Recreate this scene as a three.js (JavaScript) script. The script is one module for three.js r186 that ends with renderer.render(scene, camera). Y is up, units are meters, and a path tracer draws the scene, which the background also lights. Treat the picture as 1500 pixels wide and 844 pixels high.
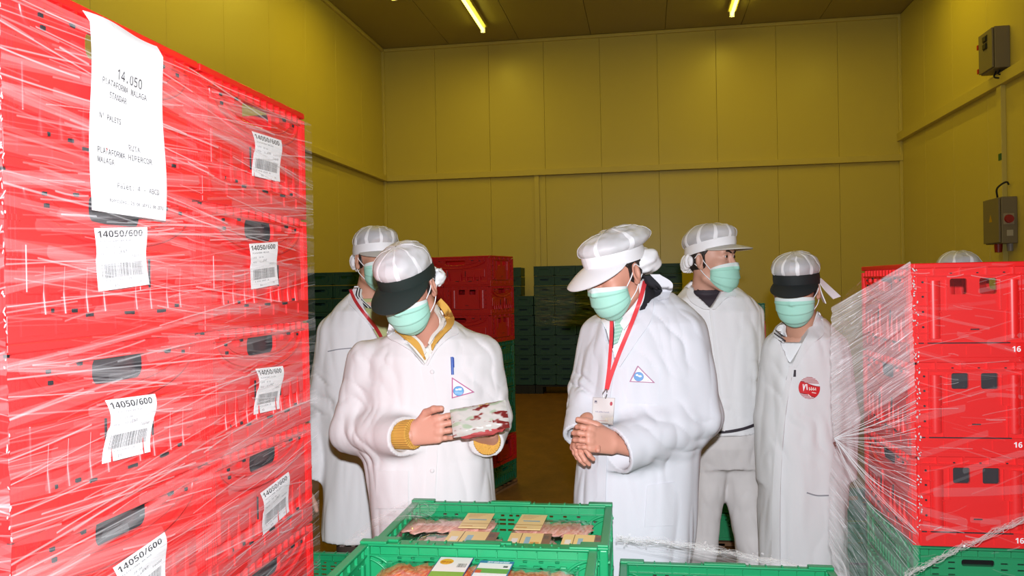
import * as THREE from 'three';
import { mergeGeometries } from 'three/addons/utils/BufferGeometryUtils.js';
import { RoundedBoxGeometry } from 'three/addons/geometries/RoundedBoxGeometry.js';
import { RectAreaLightUniformsLib } from 'three/addons/lights/RectAreaLightUniformsLib.js';
import { createNoise3D } from 'simplex-noise';

// ---------------------------------------------------------------- camera, light, exposure
const scene = new THREE.Scene();
scene.background = new THREE.Color(0x000000);
const FOCAL = 1200, RAD = Math.PI / 180, CAM_YAW = 9.31 * RAD;
const camera = new THREE.PerspectiveCamera(2 * Math.atan(422 / FOCAL) / RAD, 1500 / 844, 0.05, 60);
camera.rotation.order = 'YXZ';
camera.position.set(0, 1.55, 0);
camera.rotation.set(-0.28 * RAD, CAM_YAW, -1.1 * RAD);
camera.updateMatrixWorld(true);
const renderer = new THREE.WebGLRenderer({ antialias: true });
renderer.toneMapping = THREE.LinearToneMapping;
renderer.toneMappingExposure = 1.0;
renderer.shadowMap.enabled = true;
RectAreaLightUniformsLib.init();
// the flash on the camera
const flash = new THREE.SpotLight(0xffffff, 30, 0, 62 * RAD, 0.35, 2);
flash.color.setRGB(0.95, 0.965, 1.04);
flash.position.set(0.03, 1.55 + 0.17, 0.05);
flash.target.position.set(-1.6, 1.5, -10);
flash.castShadow = true;
flash.shadow.mapSize.set(2048, 2048);
flash.shadow.radius = 1.2;
scene.add(flash, flash.target);
const LAMP_COLOR = [1, 0.74, 0.05], LAMP_POWER = 44;

// ---------------------------------------------------------------- helpers
const V = (x, y, z) => new THREE.Vector3(x, y, z);
const random = (seed) => () => { seed = (seed + 0x6d2b79f5) | 0; let t = Math.imul(seed ^ (seed >>> 15), 1 | seed); t = (t + Math.imul(t ^ (t >>> 7), 61 | t)) ^ t; return ((t ^ (t >>> 14)) >>> 0) / 4294967296; };
const noise = createNoise3D(random(11));
const clamp = (x, a, b) => Math.min(b, Math.max(a, x)), lerp = (a, b, t) => a + (b - a) * t, step = (a, b, x) => { const t = clamp((x - a) / (b - a), 0, 1); return t * t * (3 - 2 * t); };
// a point of the place seen at a pixel of the photograph, at a distance along the lens axis
const at = (px, py, d) => V((px - 750) / FOCAL * d, (422 - py) / FOCAL * d, -d).applyMatrix4(camera.matrixWorld);
const onPlane = (px, py, axis, value) => { const o = camera.position, r = at(px, py, 1).sub(o); return r.multiplyScalar((value - o[axis]) / r[axis]).add(o); };
const taken = {};
const numbered = (name) => { const n = taken[name] = (taken[name] ?? -1) + 1; return n ? name + '_' + String(n).padStart(3, '0') : name; };
const clean = (g) => { g = g.index ? g.toNonIndexed() : g; if (!g.attributes.uv) g.setAttribute('uv', new THREE.BufferAttribute(new Float32Array(g.attributes.position.count * 2), 2)); for (const k of Object.keys(g.attributes)) if (!['position', 'normal', 'uv'].includes(k)) g.deleteAttribute(k); return g; };
const join = (list) => { list = [].concat(list); return list.length === 1 ? list[0] : mergeGeometries(list.map(clean)); };
function obj(name, geometries, material, parent = scene) {
  const m = new THREE.Mesh(join(geometries), material);
  m.castShadow = m.receiveShadow = true;
  m.name = parent === scene ? numbered(name) : (() => { const used = parent.children.filter((c) => c.name.replace(/_\d{3}$/, '') === name).length; return used ? name + '_' + String(used).padStart(3, '0') : name; })();
  parent.add(m);
  return m;
}
function tag(o, label, category, group) { o.userData.label = label; if (category) o.userData.category = category; if (group) o.userData.group = group; return o; }
function thing(name, label, category, p = [0, 0, 0], turn = 0, group) {
  const o = new THREE.Group();
  o.name = numbered(name); scene.add(o);
  o.position.set(...p); o.rotation.y = turn;
  return tag(o, label, category, group);
}
function copyOf(root, p, turn, label, group) {
  const o = root.clone();
  o.name = numbered(root.name.replace(/_\d{3}$/, '')); scene.add(o);
  o.position.set(...p); o.rotation.y = turn; o.userData = { ...root.userData };
  if (label) o.userData.label = label;
  if (group) o.userData.group = group;
  return o;
}
const struct = (name, geometries, material) => { const m = obj(name, geometries, material); m.userData.kind = 'structure'; return m; };
const move = (g, x, y, z, rx = 0, ry = 0, rz = 0) => { if (rx || ry || rz) g.applyMatrix4(new THREE.Matrix4().makeRotationFromEuler(new THREE.Euler(rx, ry, rz))); return g.translate(x, y, z); };
const bx = (w, h, d, x, y, z) => new THREE.BoxGeometry(w, h, d).translate(x, y, z);
const rb = (w, h, d, x, y, z, r = 0.004, s = 1) => new RoundedBoxGeometry(w, h, d, s, r).translate(x, y, z);
const tube = (pts, r, seg = 24, sides = 6) => new THREE.TubeGeometry(new THREE.CatmullRomCurve3(pts.map((p) => p.isVector3 ? p : V(...p))), seg, r, sides);
// a sheet of cloth, card or film: points [rows][columns] given thickness along its normals
function sheet(rows, thickness = 0.0015, uvScale = [1, 1]) {
  const R = rows.length, C = rows[0].length, pos = [], uv = [], idx = [], n = [];
  for (let i = 0; i < R; i++) for (let j = 0; j < C; j++) {
    const du = rows[i][Math.min(C - 1, j + 1)].clone().sub(rows[i][Math.max(0, j - 1)]), dv = rows[Math.min(R - 1, i + 1)][j].clone().sub(rows[Math.max(0, i - 1)][j]);
    const nn = du.cross(dv); n.push(nn.lengthSq() > 1e-16 ? nn.normalize() : V(0, 0, 1));
  }
  for (const s of thickness ? [0.5, -0.5] : [0]) for (let i = 0; i < R; i++) for (let j = 0; j < C; j++) {
    const p = rows[i][j], k = n[i * C + j]; pos.push(p.x + k.x * thickness * s, p.y + k.y * thickness * s, p.z + k.z * thickness * s);
    uv.push(j / (C - 1) * uvScale[0], (1 - i / (R - 1)) * uvScale[1]);
  }
  const q = (a, b, c, d) => idx.push(a, b, c, a, c, d), N = R * C;
  for (let i = 0; i + 1 < R; i++) for (let j = 0; j + 1 < C; j++) {
    const a = i * C + j;
    q(a, a + 1, a + C + 1, a + C);
    if (thickness) q(N + a, N + a + C, N + a + C + 1, N + a + 1);
  }
  const g = new THREE.BufferGeometry();
  g.setAttribute('position', new THREE.Float32BufferAttribute(pos, 3)); g.setAttribute('uv', new THREE.Float32BufferAttribute(uv, 2)); g.setIndex(idx);
  g.computeVertexNormals();
  if (!thickness) return clean(g);
  const edge = [], rim = [];
  for (let j = 0; j < C; j++) edge.push(j);
  for (let i = 1; i < R; i++) edge.push(i * C + C - 1);
  for (let j = C - 2; j >= 0; j--) edge.push((R - 1) * C + j);
  for (let i = R - 2; i > 0; i--) edge.push(i * C);
  const ep = [], eu = [];
  edge.forEach((a, k) => { const b = edge[(k + 1) % edge.length]; for (const v of [a, N + a, N + b, a, N + b, b]) { ep.push(pos[v * 3], pos[v * 3 + 1], pos[v * 3 + 2]); eu.push(uv[v * 2], uv[v * 2 + 1]); } });
  const e = new THREE.BufferGeometry();
  e.setAttribute('position', new THREE.Float32BufferAttribute(ep, 3)); e.setAttribute('uv', new THREE.Float32BufferAttribute(eu, 2)); e.computeVertexNormals();
  return mergeGeometries([clean(g), clean(e)]);
}
const curve = (pts, n) => new THREE.CatmullRomCurve3(pts.map((p) => p.isVector3 ? p : V(...p))).getPoints(n);
// a band of cloth lofted between two or more edge curves
const loft = (edges, n = 24, thickness = 0.002) => { const c = edges.map((e) => curve(e, n)); return sheet(c, thickness); };
function canvas(w, h, draw) {
  const c = document.createElement('canvas'); c.width = w; c.height = h;
  draw(c.getContext('2d'), w, h);
  const t = new THREE.CanvasTexture(c); t.colorSpace = THREE.SRGBColorSpace; t.anisotropy = 8;
  return t;
}
function dataMap(w, h, fn, srgb = false) {
  const d = new Uint8Array(w * h * 4);
  for (let y = 0; y < h; y++) for (let x = 0; x < w; x++) { const v = fn(x / w, y / h, x, y), i = (y * w + x) * 4; for (let c = 0; c < 3; c++) d[i + c] = clamp(Array.isArray(v) ? v[c] : v, 0, 1) * 255; d[i + 3] = 255; }
  const t = new THREE.DataTexture(d, w, h); t.magFilter = t.minFilter = THREE.LinearFilter; t.wrapS = t.wrapT = THREE.RepeatWrapping; t.needsUpdate = true;
  if (srgb) t.colorSpace = THREE.SRGBColorSpace;
  return t;
}
const lin = (r, g, b) => new THREE.Color().setRGB(r, g, b);
const std = (color, roughness = 0.6, more = {}) => new THREE.MeshStandardMaterial({ color, roughness, ...more });
const ORD = ['top', 'second from the top', 'third from the top', 'fourth from the top', 'fifth from the top', 'sixth from the top', 'seventh from the top', 'eighth from the top', 'ninth from the top', 'tenth from the top', 'eleventh from the top', 'twelfth from the top'];

// ---------------------------------------------------------------- materials
const grain = dataMap(256, 256, (u, v, x, y) => 0.5 + 0.25 * noise(x * 0.35, y * 0.35, 3) + 0.15 * noise(x * 0.12, y * 0.12, 8));
const weave = dataMap(128, 128, (u, v, x, y) => 0.5 + 0.2 * Math.sin(x * Math.PI / 2) * Math.sin(y * Math.PI / 2) + 0.15 * noise(x * 0.2, y * 0.2, 1));
const M = {
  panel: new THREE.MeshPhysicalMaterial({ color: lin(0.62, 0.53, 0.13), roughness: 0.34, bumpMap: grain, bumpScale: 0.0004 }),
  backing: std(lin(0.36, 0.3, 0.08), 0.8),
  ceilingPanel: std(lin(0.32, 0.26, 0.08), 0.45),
  trim: std(lin(0.62, 0.53, 0.14), 0.4),
  red: std(lin(0.88, 0.016, 0.016), 0.36),
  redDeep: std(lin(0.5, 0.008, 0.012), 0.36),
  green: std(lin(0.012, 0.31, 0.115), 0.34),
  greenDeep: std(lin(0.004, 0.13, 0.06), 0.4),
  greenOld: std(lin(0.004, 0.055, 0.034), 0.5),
  wood: std(lin(0.22, 0.12, 0.06), 0.85),
  black: std(lin(0.008, 0.009, 0.012), 0.7),
  boxGrey: std(lin(0.2, 0.17, 0.12), 0.5),
  boxDark: std(lin(0.02, 0.018, 0.016), 0.5),
  liner: std(lin(0.03, 0.028, 0.032), 0.45),
  paper: std(0xffffff, 0.75),
};

// ---------------------------------------------------------------- the room
const XL = -4.1, XR = 3.68, ZB = -12.6, ZF = 2.4, HC = 5.33, RAIL = 3.22, RAIL_R = 3.5;
const floorMap = dataMap(512, 512, (u, v, x, y) => { const n = 0.55 + 0.07 * noise(x * 0.03, y * 0.02, 4) + 0.05 * noise(x * 0.12, y * 0.08, 5) + 0.05 * noise(x * 0.5, y * 0.5, 6); return [0.6 * n + 0.2, 0.45 * n + 0.14, 0.34 * n + 0.09]; }, true);
floorMap.repeat.set(3, 6);
const floorMat = std(lin(0.75, 0.68, 0.5), 0.42, { map: floorMap });
struct('floor', bx(XR - XL + 0.4, 0.2, ZF - ZB + 0.4, (XL + XR) / 2, -0.1, (ZF + ZB) / 2), floorMat);
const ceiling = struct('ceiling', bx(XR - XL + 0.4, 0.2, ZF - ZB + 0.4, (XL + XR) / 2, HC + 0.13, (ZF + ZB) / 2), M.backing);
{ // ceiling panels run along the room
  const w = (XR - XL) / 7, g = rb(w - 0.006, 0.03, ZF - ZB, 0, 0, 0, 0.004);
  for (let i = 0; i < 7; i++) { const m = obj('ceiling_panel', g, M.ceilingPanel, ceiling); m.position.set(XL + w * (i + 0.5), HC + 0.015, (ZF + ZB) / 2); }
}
// a wall of upright sandwich panels in two storeys, a groove between neighbours, around a backing
function panelWall(name, centre, size, along, from, to, width, railY, face) {
  const wall = struct(name, bx(...size, ...centre), M.backing);
  const n = Math.round((to - from) / width), w = (to - from) / n, shapes = [[0, railY], [railY, HC]].map(([a, b]) => { const g = rb(w - 0.003, b - a - 0.003, 0.03, 0, (a + b) / 2, 0, 0.003); const p = g.attributes.position, uv = g.attributes.uv; for (let i = 0; i < p.count; i++) uv.setXY(i, p.getX(i) * 2, p.getY(i) * 2); return g; });
  for (let i = 0; i < n; i++) for (const g of shapes) {
    const m = obj('wall_panel', g, M.panel, wall), c = from + w * (i + 0.5);
    if (along === 'x') m.position.set(c, 0, face); else { m.position.set(face, 0, c); m.rotation.y = Math.PI / 2; }
  }
  return wall;
}
panelWall('wall_back', [(XL + XR) / 2, HC / 2, ZB - 0.13], [XR - XL + 0.4, HC + 0.2, 0.2], 'x', XL, XR, 0.86, RAIL, ZB - 0.015);
panelWall('wall_left', [XL - 0.13, HC / 2, (ZF + ZB) / 2], [0.2, HC + 0.2, ZF - ZB], 'z', ZB, ZF, 1.0, RAIL, XL - 0.015);
panelWall('wall_right', [XR + 0.13, HC / 2, (ZF + ZB) / 2], [0.2, HC + 0.2, ZF - ZB], 'z', ZB, ZF, 1.0, RAIL_R + 0.07, XR + 0.015);
panelWall('wall_front', [(XL + XR) / 2, HC / 2, ZF + 0.13], [XR - XL + 0.4, HC + 0.2, 0.2], 'x', XL, XR, 0.97, RAIL, ZF + 0.015);
struct('trim_1', rb(XR - XL, 0.09, 0.06, (XL + XR) / 2, RAIL + 0.045, ZB + 0.03), M.trim);
struct('trim_2', rb(0.07, 0.09, ZF - ZB, XL + 0.035, RAIL + 0.045, (ZF + ZB) / 2), M.trim);
struct('trim_3', rb(0.07, 0.12, ZF - ZB, XR - 0.035, RAIL_R + 0.06, (ZF + ZB) / 2), M.trim);
struct('trim_4', rb(0.05, HC, 0.05, XL + 0.02, HC / 2, ZB + 0.02, 0.012), M.trim);
struct('trim_5', rb(0.05, HC, 0.05, XR - 0.02, HC / 2, ZB + 0.02, 0.012), M.trim);
struct('trim_6', rb(XR - XL, 0.05, 0.05, (XL + XR) / 2, HC - 0.025, ZB + 0.025, 0.012), M.trim);
struct('trim_7', rb(0.05, 0.05, ZF - ZB, XL + 0.025, HC - 0.025, (ZF + ZB) / 2, 0.012), M.trim);
{ // upright cover strip on the back wall below the rail, and the cable trunk down the right wall
  const p = onPlane(787, 300, 'z', ZB);
  struct('trim_8', rb(0.075, RAIL, 0.03, p.x, RAIL / 2, ZB + 0.015), M.trim);
  const q = onPlane(1471, 200, 'x', XR);
  struct('trim_9', rb(0.05, RAIL_R, 0.11, XR - 0.025, RAIL_R / 2, q.z), M.trim);
  const s = obj('wall_sticker', bx(0.004, 0.07, 0.07, XR - 0.052, onPlane(1469, 231, 'x', XR).y, q.z + 0.02), std(lin(0.02, 0.12, 0.05), 0.6));
  tag(s, 'small green sticker on the cable trunk above the lower cabinet', 'sticker');
}
// electrical cabinets
function cabinet(label, pxFar, pxNear, pxOut, top, bottom) {
  const a = onPlane(pxNear, (top + bottom) / 2, 'x', XR), up = onPlane(pxNear, top, 'x', XR).y, low = onPlane(pxNear, bottom, 'x', XR).y, h = up - low;
  const depth = XR - onPlane(pxOut, (top + bottom) / 2, 'z', a.z).x, zFar = onPlane(pxFar, (top + bottom) / 2, 'x', XR - depth).z, len = a.z - zFar;
  const t = thing('electrical_cabinet', label, 'electrical cabinet', [XR - depth / 2, low, (a.z + zFar) / 2]);
  obj('cabinet_body', rb(depth - 0.02, h, len, 0.01, h / 2, 0, 0.008), M.boxGrey, t);
  obj('cabinet_door', rb(0.018, h - 0.02, len - 0.02, -depth / 2 + 0.006, h / 2, 0, 0.004), M.boxGrey, t);
  return { t, depth, h, len };
}
{
  const a = cabinet('upper grey cabinet with two black switches, high on the wall above the rail', 1433, 1480, 1454, 36, 98);
  for (const v of [0.62, 0.8]) { const s = obj('switch', rb(0.02, a.h * 0.12, a.len * 0.22, -a.depth / 2 - 0.01, a.h * v, 0.02 * a.len, 0.004), M.boxDark, a.t); obj('switch_frame', rb(0.008, a.h * 0.16, a.len * 0.3, -a.depth / 2 - 0.004, a.h * v, 0.02 * a.len, 0.003), M.boxDark, s); }
  for (const v of [0.12, 0.72]) obj('hinge', rb(0.02, 0.05, 0.03, -a.depth / 2, a.h * v, -a.len / 2 - 0.008, 0.004), M.redDeep, a.t);
  obj('cable_loop', [tube([[0.02, 0.01, 0], [-0.02, -0.07, 0.05], [0.06, -0.08, 0.1], [0.1, 0, 0.08]], 0.008), tube([[0.04, 0.01, 0.05], [0.0, -0.05, 0.1], [0.08, -0.06, 0.12], [0.12, 0.0, 0.1]], 0.007)], M.black, a.t);
  const b = cabinet('lower grey cabinet with a red rotary switch and warning triangle, below the rail', 1440, 1491, 1464, 287, 356);
  const tri = new THREE.Shape([new THREE.Vector2(-0.04, 0), new THREE.Vector2(0.04, 0), new THREE.Vector2(0, 0.075)]);
  obj('warning_triangle', move(new THREE.ExtrudeGeometry(tri, { depth: 0.002, bevelEnabled: false }), -b.depth / 2 - 0.004, b.h * 0.48, 0, 0, -Math.PI / 2), std(lin(0.5, 0.3, 0.02), 0.5), b.t);
  const k = obj('rotary_switch', move(new THREE.CylinderGeometry(0.04, 0.045, 0.03, 20), 0, b.h * 0.52, b.len / 2 + 0.015, Math.PI / 2), std(lin(0.3, 0.01, 0.01), 0.4), b.t);
  obj('switch_plate', rb(0.1, 0.11, 0.006, 0, b.h * 0.52, b.len / 2 + 0.003, 0.002), std(lin(0.35, 0.3, 0.22), 0.5), k);
  obj('name_plate', rb(0.06, 0.06, 0.004, 0.01, b.h * 0.22, b.len / 2 + 0.003, 0.001), std(lin(0.45, 0.42, 0.35), 0.5), b.t);
  obj('socket', move(new THREE.CylinderGeometry(0.04, 0.034, 0.09, 16), -0.02, -0.04, 0.0), std(lin(0.25, 0.01, 0.01), 0.4), b.t);
  obj('socket', move(new THREE.CylinderGeometry(0.034, 0.03, 0.08, 16), 0.07, -0.035, 0.06), std(lin(0.3, 0.28, 0.25), 0.4), b.t);
  obj('cable', [tube([[-0.02, b.h, 0], [-0.03, b.h + 0.1, 0.02], [0.05, b.h + 0.16, 0.05], [b.depth / 2 - 0.02, b.h + 0.13, 0.06]], 0.01)], M.black, b.t);
}
// fluorescent battens under the ceiling, two rows along the room
const tubeGlow = new THREE.MeshStandardMaterial({ color: 0x000000, emissive: lin(1, 0.9, 0.12), emissiveIntensity: 6, roughness: 0.5 });
function batten(x, z, label) {
  const t = thing('ceiling_lamp', label, 'ceiling lamp', [x, HC - 0.12, z]);
  obj('lamp_housing', rb(0.12, 0.06, 1.62, 0, 0.09, 0, 0.01), M.trim, t);
  obj('end_cap', rb(0.07, 0.09, 0.04, 0, 0.025, 0.79, 0.01), M.paper, t);
  obj('end_cap', rb(0.07, 0.09, 0.04, 0, 0.025, -0.79, 0.01), M.paper, t);
  obj('glowing_tube', move(new THREE.CylinderGeometry(0.022, 0.022, 1.54, 12), 0, 0.02, 0, Math.PI / 2), tubeGlow, t);
  const l = new THREE.RectAreaLight(lin(...LAMP_COLOR), LAMP_POWER, 0.06, 1.54);
  l.position.set(x, HC - 0.128, z); l.lookAt(x, 0, z);
  scene.add(l);
}
{
  const a = onPlane(708, 45, 'y', HC - 0.1), b = onPlane(1072, 22, 'y', HC - 0.1);
  batten(a.x, a.z + 0.81, 'fluorescent ceiling lamp above the bending man, close to the back wall');
  batten(b.x, b.z + 0.81, 'fluorescent ceiling lamp closer to the electrical cabinets, close to the back wall');
  for (const [x, z] of [[-3.1, -9.3], [2.95, -9.9], [-3.1, -6.2]]) batten(x, z, 'fluorescent ceiling lamp in a row running back towards the camera');
  for (const z of [-8.2, -5.2]) { batten(a.x, z, 'fluorescent ceiling lamp in a row running back towards the camera'); batten(b.x, z, 'fluorescent ceiling lamp in a row running back towards the camera'); }
  for (const o of scene.children) if (o.userData.label === 'fluorescent ceiling lamp in a row running back towards the camera') o.userData.group = 'ceiling lamps out of view';
}

// ---------------------------------------------------------------- crates
const rect = (w, h, x = 0, y = 0) => new THREE.Shape([[x - w / 2, y - h / 2], [x + w / 2, y - h / 2], [x + w / 2, y + h / 2], [x - w / 2, y + h / 2]].map((p) => new THREE.Vector2(...p)));
function hole(shape, x, y, w, h, r) {
  const p = new THREE.Path(), a = w / 2 - r, b = h / 2 - r;
  p.absarc(x + a, y + b, r, 0, Math.PI / 2); p.absarc(x - a, y + b, r, Math.PI / 2, Math.PI); p.absarc(x - a, y - b, r, Math.PI, 1.5 * Math.PI); p.absarc(x + a, y - b, r, 1.5 * Math.PI, 2 * Math.PI); p.closePath();
  shape.holes.push(p);
}
const plate = (shape, depth, z) => new THREE.ExtrudeGeometry(shape, { depth, bevelEnabled: false, curveSegments: 5 }).translate(0, 0, z);
// folding crate, 0.6 x 0.4 x 0.31: walls are built facing +z at distance 0 and then turned into place
const CW = 0.6, CD = 0.4, CH = 0.3105;
function longWall() {
  const s = rect(CW - 0.05, 0.255, 0, 0.172); hole(s, 0, 0.242, 0.17, 0.054, 0.02);
  const g = [plate(s, 0.01, -0.012)];
  const arc = []; for (let i = 0; i <= 24; i++) { const a = Math.PI * (1 + i / 24); arc.push(V(0.25 * Math.cos(a), 0.262 + 0.085 * Math.sin(a), -0.001)); }
  g.push(tube(arc, 0.0075, 36, 6));
  const arc2 = arc.map((p) => V(p.x * 0.8, 0.262 + (p.y - 0.262) * 0.62, -0.002)); g.push(tube(arc2, 0.005, 30, 5));
  for (const x of [-0.155, 0.155]) g.push(rb(0.19, 0.09, 0.012, x * 1.02, 0.125, -0.001, 0.0055, 2));
  for (const x of [-0.21, -0.16, -0.1, -0.05, 0.05, 0.1, 0.16, 0.21]) { const r = new THREE.CylinderGeometry(0.003, 0.011, 0.085, 4); g.push(r.translate(x, 0.088, 0.004)); }
  for (let i = 0; i < 13; i++) g.push(bx(0.008, 0.022, 0.012, -0.24 + i * 0.04, 0.281, 0.001));
  g.push(bx(0.53, 0.006, 0.014, 0, 0.268, 0));
  for (const x of [-0.2, -0.13, 0.13, 0.2]) g.push(bx(0.026, 0.014, 0.01, x, 0.254, 0.001));
  return g;
}
function endWall() {
  const s = rect(CD - 0.05, 0.255, 0, 0.172); for (const x of [-0.045, 0.045]) hole(s, x, 0.232, 0.052, 0.052, 0.007);
  const g = [plate(s, 0.01, -0.012)];
  for (const x of [-0.12, 0.12]) g.push(move(new THREE.CylinderGeometry(0.022, 0.022, 0.19, 12, 1, false), x, 0.157, -0.012));
  for (const x of [-0.1, 0.1]) g.push(bx(0.003, 0.1, 0.008, x * 0.98, 0.1, 0.001), bx(0.028, 0.003, 0.008, x * 0.98 + Math.sign(x) * 0.012, 0.15, 0.001), bx(0.003, 0.1, 0.008, x * 0.82, 0.205, 0.001));
  for (const x of [-0.155, 0.155]) for (const y of [0.08, 0.125, 0.17, 0.215]) g.push(bx(0.05, 0.003, 0.012, x, y, 0.001));
  for (const x of [-0.142, 0.142]) g.push(bx(0.003, 0.215, 0.012, x, 0.165, 0.001));
  g.push(bx(0.36, 0.005, 0.014, 0, 0.268, 0), bx(0.03, 0.003, 0.008, 0, 0.088, 0.0));
  for (const x of [-0.12, -0.04, 0.04, 0.12]) g.push(bx(0.004, 0.026, 0.012, x, 0.283, 0.001));
  return g;
}
const studs = (n) => { const g = []; for (const x of [-0.156, 0.156]) for (const y of [0.1, 0.15, 0.2, 0.248]) g.push(move(new THREE.CylinderGeometry(0.0035, 0.0035, 0.003, 8), x, y, 0.002, Math.PI / 2)); for (const [x, y, w] of [[-0.165, 0.0475, 0.016], [-0.02, 0.0475, 0.25], [0.0, 0.092, 0.026], [-0.07, 0.276, 0.006], [0.01, 0.276, 0.006], [0.09, 0.276, 0.006]]) g.push(bx(w, 0.0035, 0.003, x, y, 0.007)); return g; };
const longSlots = () => [[-0.2, 0.052, 0.012], [-0.14, 0.05, 0.012], [-0.1, 0.04, 0.02], [0.02, 0.04, 0.03], [0.13, 0.04, 0.03], [0.19, 0.05, 0.012], [-0.21, 0.256, 0.01], [-0.205, 0.236, 0.01], [-0.13, 0.262, 0.012], [0.15, 0.262, 0.02], [0.21, 0.256, 0.01], [0.09, 0.12, 0.003], [-0.06, 0.12, 0.003]].map(([x, y, w]) => bx(w, w < 0.005 ? 0.06 : 0.007, 0.004, x, y, 0.0065));
function foldingCrate(red, label, w = CW, h = 1) {
  const t = thing('folding_crate', label, 'crate');
  const body = [bx(CW - 0.02, 0.012, CD - 0.02, 0, 0.01, 0)];
  obj('crate_floor', body, red, t);
  obj('liner', rb(CW - 0.06, CH - 0.04, CD - 0.06, 0, CH / 2 - 0.004, 0, 0.02), M.liner, t);
  const long = join(longWall()), end = join(endWall());
  const place = (name, g, ry, d) => { const m = obj(name, g, red, t); m.rotation.y = ry; m.position.set(Math.sin(ry) * d, 0, Math.cos(ry) * d); return m; };
  for (const r of [0, Math.PI]) obj('slots', longSlots(), M.black, place('long_wall', long, r, CD / 2 - 0.006)).userData.kind = 'stuff';
  for (const r of [Math.PI / 2, -Math.PI / 2]) { const m = place('end_wall', end, r, CW / 2 - 0.006); obj('slots', studs(), M.black, m).userData.kind = 'stuff'; }
  const base = [], rim = [];
  for (const s of [-1, 1]) {
    base.push(rb(CW, 0.048, 0.014, 0, 0.0235, s * (CD / 2 - 0.007), 0.003), rb(0.014, 0.048, CD - 0.02, s * (CW / 2 - 0.007), 0.0235, 0, 0.002));
    rim.push(rb(CW, 0.018, 0.02, 0, CH - 0.009, s * (CD / 2 - 0.01), 0.004), rb(0.02, 0.018, CD - 0.03, s * (CW / 2 - 0.01), CH - 0.009, 0, 0.004));
    for (let i = 0; i < 7; i++) base.push(bx(0.05, 0.028, 0.004, -0.246 + i * 0.082, 0.024, s * (CD / 2 + 0.0005)));
    for (let i = 0; i < 5; i++) base.push(bx(0.004, 0.028, 0.052, s * (CW / 2 + 0.0005), 0.024, -0.148 + i * 0.074));
  }
  obj('base_band', base, red, t); obj('rim', rim, red, t);
  const post = join([bx(0.03, CH - 0.06, 0.03, 0, CH / 2 + 0.005, 0), ...[0, 1].flatMap((k) => [-0.009, 0.001, 0.011].map((o) => k ? bx(0.004, 0.24, 0.005, o, 0.165, 0.0165) : bx(0.005, 0.24, 0.004, 0.0165, 0.165, o))), ...[0.09, 0.15, 0.21].map((y) => bx(0.034, 0.01, 0.034, 0.001, y, 0.001))]);
  for (const [sx, sz, r] of [[1, 1, 0], [1, -1, Math.PI / 2], [-1, -1, Math.PI], [-1, 1, -Math.PI / 2]]) { const m = obj('corner_post', post, red, t); m.position.set(sx * (CW / 2 - 0.018), 0, sz * (CD / 2 - 0.018)); m.rotation.y = r; }
  return t;
}
// printed sheets
const mono = (c, s, px, x, y, color = '#333', bold = '') => { c.fillStyle = color; c.font = bold + ' ' + px + 'px monospace'; c.fillText(s, x, y); };
// small print that the photograph does not let one read
const scrawl = (c, x, y, w, h, color, px) => { const r = random(Math.round(x * 7 + w)); c.strokeStyle = color; c.lineWidth = px; c.beginPath(); for (let p = x; p < x + w; p += h * 0.7) { c.moveTo(p, y - h / 2 + r() * h * 0.3); c.lineTo(p + h * 0.1, y + h / 2); if (r() > 0.3) c.lineTo(p + h * 0.45, y - h / 2 + r() * h); } c.stroke(); };
const bars = (c, x, y, w, h, seed) => { const r = random(seed); let p = x; c.fillStyle = '#555'; while (p < x + w) { const b = 1.5 + r() * 4; c.fillRect(p, y, Math.min(b, x + w - p), h); p += b + 1.5 + r() * 4; } };
const crateLabelMap = canvas(420, 520, (c, w, h) => {
  c.fillStyle = '#fff'; c.fillRect(0, 0, w, h);
  c.fillStyle = '#2a2a2e'; c.font = 'bold 76px sans-serif'; c.fillText('14050/600', 14, 78, 392);
  for (let i = 0; i < 3; i++) mono(c, ['PLATAFORMA MALAGA', 'LOTE  28 04', 'PESO   12,4'][i], 24, 30, 120 + i * 52, '#505056');
  mono(c, 'ENT', 34, 190, 218, '#3a3a40'); mono(c, '14050', 30, 290, 262, '#505056');
  bars(c, 40, 300, 340, 120, 5);
  mono(c, '8 4140 50600 28', 24, 60, 450, '#505056'); mono(c, 'ES', 30, 130, 500, '#3a3a40'); mono(c, 'CE', 26, 330, 490, '#505056');
});
const labelMat = std(0xffffff, 0.6, { map: crateLabelMap, side: THREE.DoubleSide });
const bent = (w, h, bend, lift, n = 12) => { const rows = []; for (let i = 0; i <= n; i++) { const v = i / n, r = []; for (let j = 0; j <= 6; j++) { const u = j / 6; r.push(V((u - 0.5) * w + bend * (1 - v) * Math.sin((1 - v) * 3), (0.5 - v) * h, 0.001 + lift * Math.sin(v * 5 + u) * (v < 0.5 ? 1 : 0.4))); } rows.push(r); } return sheet(rows, 0.0006); };
const palletWood = (name, label, w, d, h, p, turn = 0) => {
  const t = thing(name, label, 'pallet', p, turn);
  for (let i = 0; i < 5; i++) obj('deck_board', bx(w, 0.022, 0.14, 0, h - 0.011, -d / 2 + 0.07 + i * (d - 0.14) / 4), M.wood, t);
  for (let i = 0; i < 3; i++) { obj('runner', bx(0.1, h - 0.044, d, -w / 2 + 0.05 + i * (w - 0.1) / 2, (h - 0.044) / 2 + 0.022, 0), M.wood, t); obj('bottom_board', bx(0.1, 0.022, d, -w / 2 + 0.05 + i * (w - 0.1) / 2, 0.011, 0), M.wood, t); }
  return t;
};
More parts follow.
